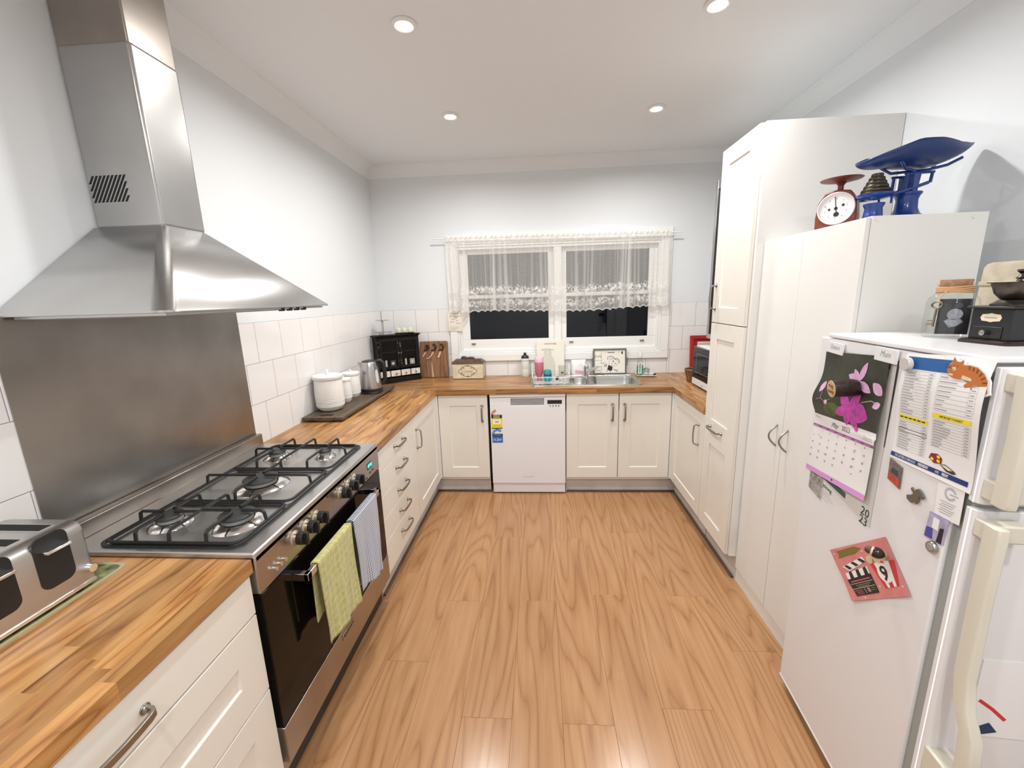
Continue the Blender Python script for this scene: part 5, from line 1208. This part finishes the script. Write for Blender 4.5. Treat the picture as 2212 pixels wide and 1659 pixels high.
g = G(); text(g, 'May', .115, pu, .33, .872, slant=.35, sx=.62); text(g, '2023', .115, pu, .51, .872, sx=.62); obj('month_lettering', g, mat('mauve_grey_ink', (.22, .16, .21), .5), dp, smooth=0)
g = G()
for d in range(1, 32):
    col, row = d % 7, (d + 0)//7
    u = .045 + .1405*col; v = .735 - .118*row; text(g, str(d), .046, pu, u, v, 'CENTER', .004, sx=.62)
for (u, v) in ((.76, .66), (.76, .53), (.76, .41), (.76, .29), (.13, .66), (.30, .40)): g.stroke([(u-.01, v), (u+.018, v-.004)], .006, pu)
obj('dates', g, M['ink'], dp, smooth=0)
g = G(); [g.stroke([(.03+.14*k, .804), (.12+.14*k, .804)], .012, lambda a, b: pu(a, b, .0011)) for k in range(7)]; obj('weekday_names', g, M['lilac'], dp, smooth=0)
g = G(); arcmesh(g, .50, .045, 0, .012, 0, 360, lambda a, b: pu(a, .045+(b-.045)*1.4)); obj('nail_hole', g, M['ink'], dp, smooth=0)
g = G(); [g.stroke([(.86-.01*k, .93-.03*k), (.98, .93-.03*k)], .005, pu) for k in range(3)]; g.stroke([(.02, .955), (.12, .945)], .009, pu); obj('fine_print', g, M['greyink'], dp, smooth=0)
g = G(); g.grid(lambda u, v: cs(.056+.284*u, 1.374+.012*v, -.003), 6, 1); obj('binding', g, M['ink'], cal)
# ---- magnets
def tag_magnet(lbl, word, s0, z0, w, h, rot):
    t, fn = on_side('word_magnet', lbl, 'magnet', s0, z0, 'word magnets above the calendar')
    g = G(); c, s_ = math.cos(rot), math.sin(rot); P = [(s0+a*c-b*s_, z0+a*s_+b*c) for a, b in ((0, 0), (w, 0), (w, h), (0, h))]
    g.poly([fn(a, b, .0085) for a, b in P], (.005, 0, 0)); o = obj('tile_magnet', g, M['whitepl'], t, .001)
    g = G(); text(g, word, h*.62, lambda a, b: fn(a, b, .0088), s0+w*.5, z0+h*.34, 'CENTER', slant=.2, sx=.8, rot=rot); obj('lettering', g, M['greyink'], o, smooth=0)
tag_magnet('small white magnet reading Sisters above the calendar', 'Sisters', .062, 1.385, .078, .036, -.04)
tag_magnet('small white magnet reading Mum at the calendar corner', 'Mum', .280, 1.392, .082, .038, -.03)
t, fn = on_side('log_magnet', 'dark log shaped magnet with wood end reading rog oney', 'magnet', .236, 1.302, None, .012)
ax = Vector((-.97, .10, -.10)).normalized()                     # leans out of the page toward the back of the fridge
g = G(); base = Vector((0, 0, 0)); g.tube([base, base+ax*.012, base+ax*.066], .026, 20, rs=[.022, .026, .026]); lg = obj('bark', g, mat('dark_bark', (.022, .012, .008), .4, var=.5, vscale=60, bump=.5, bscale=120), t)
e_ = base+ax*.0662; q = ax.to_track_quat('Z', 'Y').to_matrix(); g = G(); g.lathe([(0, .001), (.0250, .001), (.0258, 0), (0, 0)], tuple(e_), 24, q); ce = obj('cut_end', g, mat('pale_cut_wood', (.62, .42, .20), .5), lg)
sd_ = Vector((0, -1, 0)); sd_ = (sd_ - ax*sd_.dot(ax)).normalized(); upv = ax.cross(sd_)*-1; upv = upv if upv.z > 0 else -upv
ft = lambda a, b: tuple(e_+ax*.0016+sd_*a+upv*b)
g = G(); text(g, 'rog', .019, ft, .0, .004, 'CENTER', .005); text(g, 'oney', .019, ft, .0, -.013, 'CENTER', .005); obj('lettering', g, M['ink'], ce, smooth=0)
# ---- canteen menu
mn, fn = on_side('canteen_menu', 'large white canteen menu sheet with blue bands on fridge side', 'menu', .50, 1.155)
def mb(s_, z): d = (1.425-z)/.27; return .002 + .010*math.sin(PI*min(1, max(0, d)))*(.4+.6*(s_-.386)/.23) + .004*math.sin(6*d)
def mm(u, v): return fn(.386+.002*v*0+.230*u, 1.108+.012*u*v+.06*(u)*(1-v)*0 + (1.424-1.108)*v + .010*u, mb(.386+.23*u, 1.108+.316*v))
def mu(u, v, o=.0007):
    p = mm(u, v); return (p[0]-o, p[1], p[2])
g = G(); g.grid(lambda u, v: mu(u, .118+.882*v-.02*u*(1-v), 0), 12, 24); sh = obj('sheet', g, M['paper'], mn, smooth=180)
M['mblue'] = mat('menu_blue', (.012, .095, .32), .5); M['mnavy'] = mat('menu_navy', (.012, .035, .16), .5)
g = G(); g.grid(lambda u, v: mu(.04+.66*u, .885-.01*math.sin(PI*.5*u)+.092*v), 10, 2); obj('blue_header', g, M['mblue'], sh, smooth=0)
g = G(); g.grid(lambda u, v: mu(.0+.96*u, .135+.036*v), 10, 1); obj('navy_footer', g, M['mnavy'], sh, smooth=0)
g = G(); text(g, 'THE CANTEEN IS OPEN EACH', .030, lambda a, b: mu(a, b, .0011), .06, .143, sx=.72); text(g, 'WEDNESDAY', .030, lambda a, b: mu(a, b, .0011), .385, .143, bold=.03, sx=.72); text(g, 'AND', .030, lambda a, b: mu(a, b, .0011), .60, .143, sx=.72); text(g, 'FRIDAY', .030, lambda a, b: mu(a, b, .0011), .68, .143, bold=.03, sx=.72); obj('footer_lettering', g, M['pw'], sh, smooth=0)
rn = random.Random(11); gl, gt = G(), G()
def tablez(u0, u1, v0, v1, n):
    for k in range(n+1):
        v = v1+(v0-v1)*k/n; gl.stroke([(u0, v), ((u0+u1)/2, v), (u1, v)], .0016, mu)
        if k < n:
            vv = v+(v0-v1)/n*.55; gt.stroke([(u0+.012, vv), (u0+.012+rn.uniform(.08, .2), vv)], .0062, mu); gt.stroke([(u1-.062, vv), (u1-.018, vv)], .0062, mu)
    for u in (u0, u1-.075, u1): gl.stroke([(u, v0), (u, (v0+v1)/2), (u, v1)], .0014, mu)
tablez(.05, .44, .515, .865, 15); tablez(.50, .93, .60, .865, 8); tablez(.05, .44, .22, .455, 11); tablez(.50, .93, .33, .535, 10)
obj('table_rules', gl, M['greyink'], sh, smooth=0); obj('menu_text', gt, M['greyink'], sh, smooth=0, kind='stuff')
g = G(); g.grid(lambda u, v: mu(.045+.40*u, .470+.034*v, .0009), 6, 1); g.grid(lambda u, v: mu(.495+.43*u, .548+.034*v, .0009), 6, 1); obj('yellow_notes', g, M['yel'], sh, smooth=0)
g = G(); text(g, 'SOME ITEMS SUBJECT TO AVAILABILITY', .022, lambda a, b: mu(a, b, .0013), .71, .557, 'CENTER', .01, sx=.68); [g.stroke([(.07+.06*k, .487), (.115+.06*k, .487)], .010, lambda a, b: mu(a, b, .0013)) for k in range(6)]; obj('note_lettering', g, M['ink'], sh, smooth=0)
g = G(); [g.stroke(p, .003, lambda a, b: mu(a, b, .0012)) for p in ([(.055, .395), (.44, .395)], [(.055, .368), (.44, .368)], [(.055, .368), (.055, .395)], [(.44, .368), (.44, .395)])]; obj('boxed_line', g, M['ink'], sh, smooth=0)
g = G(); g.poly([mu(a, b, .0010) for a, b in ((.50, .235), (.52, .275), (.60, .285), (.655, .262), (.655, .222), (.57, .208))]); obj('lunch_box_print', g, mat('dark_red_print', (.24, .02, .025), .5), sh, smooth=0)
g = G(); [g.poly([mu(a+da, b+db, .0013) for da, db in ((0, 0), (.035, -.004), (.035, .016), (0, .020))]) for a, b in ((.525, .228), (.60, .226), (.595, .256))]; obj('box_windows', g, M['yel'], sh, smooth=0)
g = G(); g.poly([mu(a, b, .0010) for a, b in ((.64, .215), (.70, .228), (.80, .205), (.83, .190), (.79, .178), (.72, .182))]); obj('bread_crust_print', g, mat('dark_crust_print', (.06, .035, .02), .5), sh, smooth=0)
g = G(); g.poly([mu(a, b, .0013) for a, b in ((.655, .214), (.705, .222), (.79, .202), (.74, .194))]); obj('bread_print', g, mat('cream_print', (.78, .70, .56), .5), sh, smooth=0)
def round_magnet(lbl, s0, z0, r, mats, h=.010, ring_=None):
    t, fn = on_side('round_magnet', lbl, 'magnet', s0, z0, None, .014 if ring_ is None else .001)
    RT = Matrix(((0, 0, -1), (0, 1, 0), (1, 0, 0)))
    o = obj('disc', G().lathe([(0, 0), (r, 0), (r, h*.6), (r*.88, h), (0, h)], (0, 0, 0), 28, RT), mats, t)
    if ring_: obj('centre', G().lathe([(0, h), (r*.62, h), (r*.55, h+.001), (0, h+.001)], (0, 0, 0), 24, RT), ring_, o)
round_magnet('round clear grey magnet at the top of the menu', .410, 1.400, .0175, mat('smoky_disc', (.55, .53, .53), .15))
round_magnet('round silver magnet with dark centre under the small purple card', .556, .985, .014, M['silver'], .008, M['greypl'])
# ---- ginger cat magnet
ct, fn = on_side('cat_magnet', 'flat ginger striped cat shaped magnet on the menu corner', 'magnet', .565, 1.388, None, .012)
M['ginger'] = mat('ginger_print', (.55, .17, .045), .4); M['gstripe'] = mat('dark_ginger_stripe', (.22, .055, .02), .4); M['buff'] = mat('cream_fur_print', (.75, .62, .45), .4)
def ctf(a, b, o=0): return fn(.524+a, 1.386+b, o)
out = [(-.004, .026), (.004, .036), (.007, .048), (.014, .040), (.022, .039), (.030, .045), (.031, .034), (.046, .036), (.064, .034), (.080, .024), (.090, .010), (.092, -.006), (.094, -.014), (.084, -.020), (.060, -.018), (.044, -.014), (.040, -.008), (.048, -.001), (.036, .003), (.024, .002), (.014, .002), (.0, .006), (-.006, .016)]
g = G(); g.poly([ctf(a*1.06, b*1.1, 0) for a, b in out], (.003, 0, 0)); cb_ = obj('white_backing', g, M['pw'], ct)
g = G(); g.poly([ctf(a, b+.001, .0006) for a, b in out]); obj('ginger_coat', g, M['ginger'], cb_, smooth=0)
g = G(); [g.stroke(p, .0028, lambda a, b: ctf(a, b, .0010)) for p in ([(.046, .035), (.047, .028)], [(.056, .034), (.056, .026)], [(.066, .032), (.064, .023)], [(.076, .026), (.071, .018)], [(.084, .018), (.076, .012)], [(.089, .008), (.080, .005)], [(.086, -.012), (.084, -.018)], [(.074, -.010), (.072, -.016)], [(.060, -.009), (.058, -.015)])]; obj('stripes', g, M['gstripe'], cb_, smooth=0)
g = G(); g.poly([ctf(a, b, .0010) for a, b in ((.006, .026), (.014, .029), (.017, .022), (.010, .018))]); g.poly([ctf(a, b, .0010) for a, b in ((.034, .014), (.056, .010), (.056, .004), (.032, .005))]); g.poly([ctf(a, b, .0010) for a, b in ((.0, .012), (.010, .013), (.012, .008), (.001, .008))]); obj('cream_patches', g, M['buff'], cb_, smooth=0)
g = G(); [g.stroke(p, .0012, lambda a, b: ctf(a, b, .0012)) for p in ([(.004, .028), (-.012, .031)], [(.004, .025), (-.012, .025)], [(.010, .031), (.013, .032)], [(.018, .031), (.021, .031)], [(.009, .023), (.012, .021)])]; obj('face_lines', g, M['ink'], cb_, smooth=0)
# ---- small picture cards (plain colour fields)
t, fn = on_side('picture_magnet', 'small grey and red picture magnet below the menu', 'magnet', .412, 1.078)
o = quad(fn, [(.390, 1.084), (.434, 1.073), (.432, 1.132), (.388, 1.143)], .003, mat('grey_mauve_print', (.17, .13, .12), .4, var=.3, vscale=60), t, 'card', .002); quad(fn, [(.391, 1.086), (.433, 1.0755), (.433, 1.096), (.391, 1.106)], .0034, mat('rust_red_print', (.45, .06, .03), .4, var=.4, vscale=80), o, 'red_field'); quad(fn, [(.398, 1.106), (.424, 1.102), (.422, 1.118), (.400, 1.120)], .0034, mat('dark_slate_print', (.04, .05, .06), .4), o, 'dark_field')
t, fn = on_side('picture_magnet', 'small purple and white picture card near the fridge door', 'magnet', .556, .998)
o = quad(fn, [(.528, .999), (.580, 1.004), (.582, 1.070), (.533, 1.066)], .003, mat('lavender_print', (.42, .38, .56), .35, var=.25, vscale=40), t, 'card', .002); quad(fn, [(.530, 1.001), (.552, 1.003), (.548, 1.030), (.531, 1.026)], .0034, mat('deep_violet_print', (.075, .07, .33), .35), o, 'violet_field'); quad(fn, [(.545, 1.030), (.562, 1.030), (.562, 1.058), (.546, 1.058)], .0034, M['pw'], o, 'white_field'); quad(fn, [(.562, 1.003), (.576, 1.004), (.576, 1.044), (.566, 1.040)], .0034, mat('near_black_print', (.02, .012, .02), .35), o, 'dark_field')
# ---- figure magnet
t, fn = on_side('figure_magnet', 'grey brown wooden figure shaped magnet in mid fridge side', 'magnet', .488, 1.076)
shp = [(-.020, -.014), (-.008, -.018), (.0, -.012), (.006, -.014), (.010, -.006), (.008, .004), (.018, .002), (.022, .008), (.016, .014), (.006, .020), (.0, .016), (-.002, .010), (-.012, .016), (-.014, .011), (-.006, .004), (-.012, -.002), (-.022, -.006)]
g = G(); g.poly([fn(.488+a*1.15, 1.080+b*1.2, .006) for a, b in shp], (.004, 0, 0)); obj('figure', g, mat('grey_brown_wood', (.13, .105, .08), .5), t, .0008)
# ---- white card with round emblem
t, fn = on_side('letter_card', 'white printed card with round line emblem below the menu', 'card', .57, 1.066)
o = quad(fn, [(.541, 1.062), (.605, 1.070), (.603, 1.158), (.537, 1.140)], .0008, M['paper'], t, 'card', .0005)
g = G(); f2 = lambda a, b: fn(a, b, .0013); cxx, czz = .572, 1.128
for k in range(34): a = math.radians(25+310*k/33); g.stroke([(cxx+.010*math.cos(a), czz+.010*math.sin(a)), (cxx+.0155*math.cos(a), czz+.0155*math.sin(a))], .0009, f2)
g.stroke([(cxx-.002, czz-.001), (cxx+.02, czz+.001)], .0018, f2); [g.stroke([(.550+.004*(k % 2), 1.104-.0055*k), (.590-.003*(k % 3), 1.107-.0055*k)], .0014, f2) for k in range(6)]; obj('printed_emblem', g, M['greyink'], o, smooth=0)
# ---- pink party invitation
iv, fn = on_side('party_invitation', 'pink party invitation with clapperboard and number nine on fridge', 'invitation', .40, .66)
A, B, D_, C_ = Vector((.208, .746)), Vector((.415, .924)), Vector((.338, .660)), Vector((.527, .828))
def iq(u, v):                                                   # u right, v down the card
    p = A*(1-u)*(1-v)+B*u*(1-v)+D_*(1-u)*v+C_*u*v; return p.x, p.y
def iu(u, v, o=.0006): a, b = iq(u, v); return fn(a, b, .0015+.009*max(0, v-.55)**1.5*3*abs(u-.55)+.004*(1-u)*(1-v)+o)
M['salmon'] = mat('salmon_pink_print', (.66, .235, .235), .5, var=.1, vscale=30)
g = G(); g.grid(lambda u, v: iu(u, v, 0), 12, 12); sh = obj('card', g, M['salmon'], iv, smooth=180)
def ip(pts, m, nm, o=.0008): g = G(); g.poly([iu(a, b, o) for a, b in pts]); return obj(nm, g, m, sh, smooth=0)
ip([(.10, .06), (.46, .04), (.56, .10), (.44, .17), (.10, .20), (.14, .12)], mat('olive_banner_print', (.20, .16, .035), .5), 'olive_banner')
ip([(.10, .37), (.52, .25), (.55, .345), (.20, .47)], M['pw'], 'clapper_arm'); ip([(.10, .50), (.53, .43), (.53, .58), (.10, .64)], M['pw'], 'slate_head', .0007); ip([(.08, .62), (.54, .56), (.55, .90), (.14, .93)], M['ink'], 'slate_board')
for k in range(3):
    u = .14+.14*k; ip([(u, .365-.04*k), (u+.055, .350-.04*k), (u+.13, .425-.04*k), (u+.07, .445-.04*k)], M['ink'], 'arm_stripe', .0011); ip([(u+.02, .62-.02*k), (u+.09, .61-.02*k), (u+.085, .475-.02*k), (u+.03, .485-.02*k)], M['ink'], 'head_stripe', .0011)
g = G(); [g.stroke([(.12, .715+.09*k), (.53, .675+.09*k)], .006, lambda a, b: iu(a, b, .0012)) for k in range(2)]; g.stroke([(.33, .80), (.345, .89)], .005, lambda a, b: iu(a, b, .0012)); obj('slate_rules', g, M['pw'], sh, smooth=0)
g = G(); [g.stroke([(a, b), (c, d)], w_, lambda p, q: iu(p, q, .0012)) for a, b, c, d, w_ in ((.14, .672, .50, .632, .028), (.14, .84, .29, .828, .016), (.17, .87, .29, .860, .014), (.17, .90, .30, .888, .012))]; obj('pink_lettering', g, mat('dusky_pink_ink', (.42, .09, .12), .5), sh, smooth=0)
g = G(); [g.stroke([(a, b), (c, d)], w_, lambda p, q: iu(p, q, .0012)) for a, b, c, d, w_ in ((.20, .745, .48, .715, .018), (.24, .772, .44, .75, .016), (.45, .81, .52, .80, .012), (.44, .845, .53, .835, .010))]; obj('olive_lettering', g, mat('olive_ink', (.20, .17, .07), .5), sh, smooth=0)
ip([(.375, .80), (.42, .795), (.43, .87), (.385, .875)], mat('tan_print', (.32, .26, .16), .5), 'padlock_print', .0011)
ip([(.60, .40), (.98, .40), (.90, .83), (.68, .84)], mat('popcorn_red', (.62, .04, .05), .5), 'popcorn_box')
ip([(.665, .40), (.735, .40), (.765, .838), (.725, .838)], M['pw'], 'box_stripe', .0011); ip([(.82, .40), (.90, .40), (.865, .833), (.825, .834)], M['pw'], 'box_stripe', .0011)
g = G(); arcmesh(g, .77, .59, 0, .105, 0, 360, lambda a, b: iu(a, .59+(b-.59)*1.65, .0015), 28); obj('number_disc', g, M['pw'], sh, smooth=0)
g = G(); text(g, '9', .36, lambda a, b: iu(a, 1.2-b, .0019), .765, .482, 'CENTER', .02, sx=.62); obj('number_nine', g, M['ink'], sh, smooth=0)
for (u, v, r) in ((.62, .33, .05), (.70, .25, .055), (.80, .22, .055), (.88, .28, .05), (.74, .33, .06), (.84, .34, .05)): g = G(); arcmesh(g, u, v, 0, r, 0, 360, lambda a, b: iu(a, v+(b-v)*1.5, .0009), 12); obj('popcorn', g, mat('popcorn_cream', (.70, .52, .36), .5) if 'popc' not in M else M['popc'], sh, smooth=0); M['popc'] = bpy.data.materials['popcorn_cream']
for (u, v) in ((.56, .16), (.06, .10), (.28, .965), (.60, .80), (.95, .84)):
    g = G(); pts = []
    for k in range(10): r = .018 if k % 2 == 0 else .008; a = PI*k/5; pts.append((u+r*math.sin(a), v-r*math.cos(a)))
    g.poly([iu(a, b, .0009) for a, b in pts]); obj('star', g, M['pw'], sh, smooth=0)
t, fn = on_side('chestnut_magnet', 'brown acorn shaped magnet holding the pink invitation', 'magnet', .432, .876, None, .010)
ax = Vector((.75, -.64, -.10)).normalized(); q = ax.to_track_quat('Z', 'Y').to_matrix()
obj('nut', G().lathe([(.0128, .0), (.0155, .007), (.015, .015), (.0105, .023), (.0035, .027), (0, .028)], (-.022, .012, .006), 20, q), mat('dark_chestnut', (.022, .010, .008), .2), t); obj('collar', G().lathe([(.0105, -.003), (.0138, 0), (.0134, .003)], (-.022, .012, .006), 20, q), mat('pale_collar', (.66, .50, .34), .5), t); obj('cup', G().lathe([(0, -.017), (.0066, -.015), (.0104, -.009), (.0108, -.002)], (-.022, .012, .006), 20, q), mat('mid_brown_cup', (.085, .038, .028), .45), t)
# ---- papers on the fridge door, cut by the picture edge
p = Matrix.Rotation(-FA, 3, 'Z') @ Vector((.135, -.6366, .60)) + FO
t = thing('door_leaflet', 'leaflet with red and dark marks on fridge door, right edge', 'leaflet', tuple(p), -FA, local=True)
obj('sheet', G().box(-.06, .09, -.001, 0, -.05, .16), M['paper'], t); g = G(); fz = lambda a, b: (a, -.0014, b); g.stroke([(-.05, .050), (-.02, .028), (.01, .0)], .008, fz); obj('red_mark', g, M['red'], t, smooth=0); g = G(); g.poly([fz(a, b) for a, b in ((-.052, -.03), (-.02, -.01), (.0, -.035), (-.03, -.045))]); obj('dark_mark', g, M['navy'], t, smooth=0)
# ================================================================== ON TOP OF THE FRIDGE
JX, JY = 1.553, -2.490
jr = thing('keepsake_jar', 'glass jar with cork lid and twine holding an old photograph', 'jar', (JX, JY, ZF), math.radians(-32), local=True)
obj('glass', G().lathe([(0, .002), (.050, .002), (.0535, .006), (.0535, .095), (.050, .110), (.038, .122), (.034, .128), (.034, .144), (.038, .147), (.038, .150), (.034, .150)], n=36), M['clear'], jr)
obj('cork_lid', G().lathe([(0, .140), (.031, .140), (.033, .158), (.032, .160), (0, .160)], n=30), mat('cork', (.36, .19, .10), .7, var=.3, vscale=90), jr)
g = G()
for k in range(4): g.tube([(.0362*math.cos(a), .0362*math.sin(a), .127+.0042*k+.0015*math.sin(2*a+k)) for a in [2*PI*q/28 for q in range(28)]], .0026, 6, True)
g.tube([(-.020, -.032, .130), (-.030, -.042, .120), (-.037, -.044, .108), (-.040, -.045, .100)], .0016, 6); M['twine'] = mat('tan_twine', (.60, .34, .17), .8); obj('twine', g, M['twine'], jr)
g = G(); kx, ky = -.038, -.047
g.tube([(kx+.0105*math.cos(a), ky, .093+.0085*math.sin(a)) for a in [2*PI*q/18 for q in range(18)]], .0028, 6, True); g.cyl((kx, ky, .085), (kx-.002, ky, .034), .0026, n=8); g.box(kx-.016, kx-.002, ky-.001, ky+.001, .038, .044); g.box(kx-.014, kx-.002, ky-.001, ky+.001, .048, .052); obj('key', g, mat('old_brass_key', (.30, .26, .18), .4, 1), jr)
g = G(); g.box(-.030, .034, -.024, -.022, .012, .108); ph = obj('photograph', g, mat('dark_photo', (.028, .026, .032), .4, var=.4, vscale=60), jr)
fz = lambda a, b: (a, -.0246, b); g = G(); arcmesh(g, .004, .066, 0, .0155, 0, 360, fz, 20); g.poly([fz(a, b) for a, b in ((-.016, .048), (-.008, .054), (.016, .054), (.022, .046), (.010, .034), (-.004, .030))]); obj('portrait_tones', g, mat('pale_photo_tone', (.34, .35, .40), .5, var=.3, vscale=150), ph, smooth=0)
GX, GY = 1.572, -2.632
cg = thing('coffee_grinder', 'antique black box coffee grinder with iron bowl and crank', 'coffee grinder', (GX, GY, ZF), math.radians(2), local=True)
M['grblack'] = mat('black_lacquer', (.010, .010, .012), .35)
g = G(); g.loft([[(a, b, z) for a, b in rrect(w_, w_*.82, .012, 3)] for z, w_ in ((0, .146), (.006, .146), (.010, .136))]); obj('base', g, mat('dark_mahogany', (.020, .008, .007), .35), cg)
g = G(); g.box(-.056, .056, -.046, .046, .010, .086); bx_ = obj('box', g, M['grblack'], cg, .002)
g = G(); g.box(-.064, .064, -.054, .054, .086, .092); obj('top_board', g, M['grblack'], cg, .002)
g = G(); g.box(-.058, -.0555, -.030, .038, .014, .042); dr_ = obj('drawer', g, M['grblack'], bx_, .001); obj('knob', G().lathe([(0, .012), (.007, .010), (.007, .006), (.003, .003), (.003, 0)], (-.058, .004, .027), 12, Matrix(((0, 0, -1), (0, 1, 0), (1, 0, 0)))), M['pewter'], dr_)
g = G(); pl = [(-.024, 0), (-.020, .008), (-.008, .009), (0, .011), (.008, .009), (.020, .008), (.024, 0), (.020, -.008), (.008, -.009), (0, -.011), (-.008, -.009), (-.020, -.008)]; g.poly([(-.0566, a, .064+b) for a, b in pl], (.0008, 0, 0)); lb = obj('label', g, M['buff'], bx_, label='cream enamel name plate'); obj('label_line', G().box(-.0570, -.0566, -.014, .014, .0625, .0655), M['greyink'], lb)
for yv in (-.020, .020): obj('stud', G().cyl((yv, -.0475, .070), (yv, -.045, .070), .003, n=8), M['silver'], bx_)
M['iron2'] = mat('worn_iron', (.10, .085, .072), .35, .9, var=.3, vscale=50)
obj('collar', G().lathe([(.046, .092), (.046, .096), (.040, .100), (.034, .106), (0, .106)], n=30), M['iron2'], cg)
obj('hopper_bowl', G().lathe([(.022, .104), (.032, .108), (.043, .122), (.049, .140), (.051, .146), (.058, .147), (.058, .149), (.049, .149), (.044, .128), (.030, .112), (0, .108)], n=36), M['iron2'], cg)
obj('spindle', G().lathe([(0, .108), (.005, .108), (.005, .149), (.011, .151), (.009, .156), (.013, .158), (.008, .163), (.006, .168), (.012, .174), (.012, .178), (0, .179)], n=20), M['iron2'], cg)
wd_ = Vector((.75, -.66, 0)); wd_.normalize()
g = G(); g.tube([tuple(wd_*d+Vector((0, 0, z))) for d, z in ((.0, .158), (.018, .160), (.036, .169), (.10, .170), (.125, .170))], .0024, 6); ck_ = obj('crank', g, M['iron2'], cg); e_ = wd_*.122
obj('crank_knob', G().lathe([(0, .170), (.006, .171), (.010, .182), (.008, .194), (0, .196)], (e_.x, e_.y, 0), 14), M['grblack'], ck_)
KX, KY = 1.738, -2.470
cn_ = thing('printed_canister', 'beige printed canister at the picture edge behind the coffee grinder', 'canister', (KX, KY, ZF), local=True)
bz = mat('beige_sacking_print', (.50, .44, .33), .6, var=.18, vscale=25)
obj('body', G().loft([[(a, b, z) for a, b in rrect(w_, w_*.8, .025, 5)] for z, w_ in ((0, .136), (.004, .142), (.190, .132), (.200, .124), (.204, .110))]), bz, cn_)
obj('lid_band', G().loft([[(a, b, z) for a, b in rrect(w_, w_*.8, .026, 5)] for z, w_ in ((.140, .1385), (.142, .1415), (.150, .1410), (.152, .138))], False, False), bz, cn_)
g = G(); text(g, '1', .026, lambda a, b: (a, -.0560, b), -.052, .114, bold=.01); g.stroke([(-.04+.012*math.cos(q*.7), .07+.012*math.sin(q*.7)) for q in range(9)], .003, lambda a, b: (a, -.0572, b)); obj('lettering', g, M['greyink'], cn_, smooth=0)
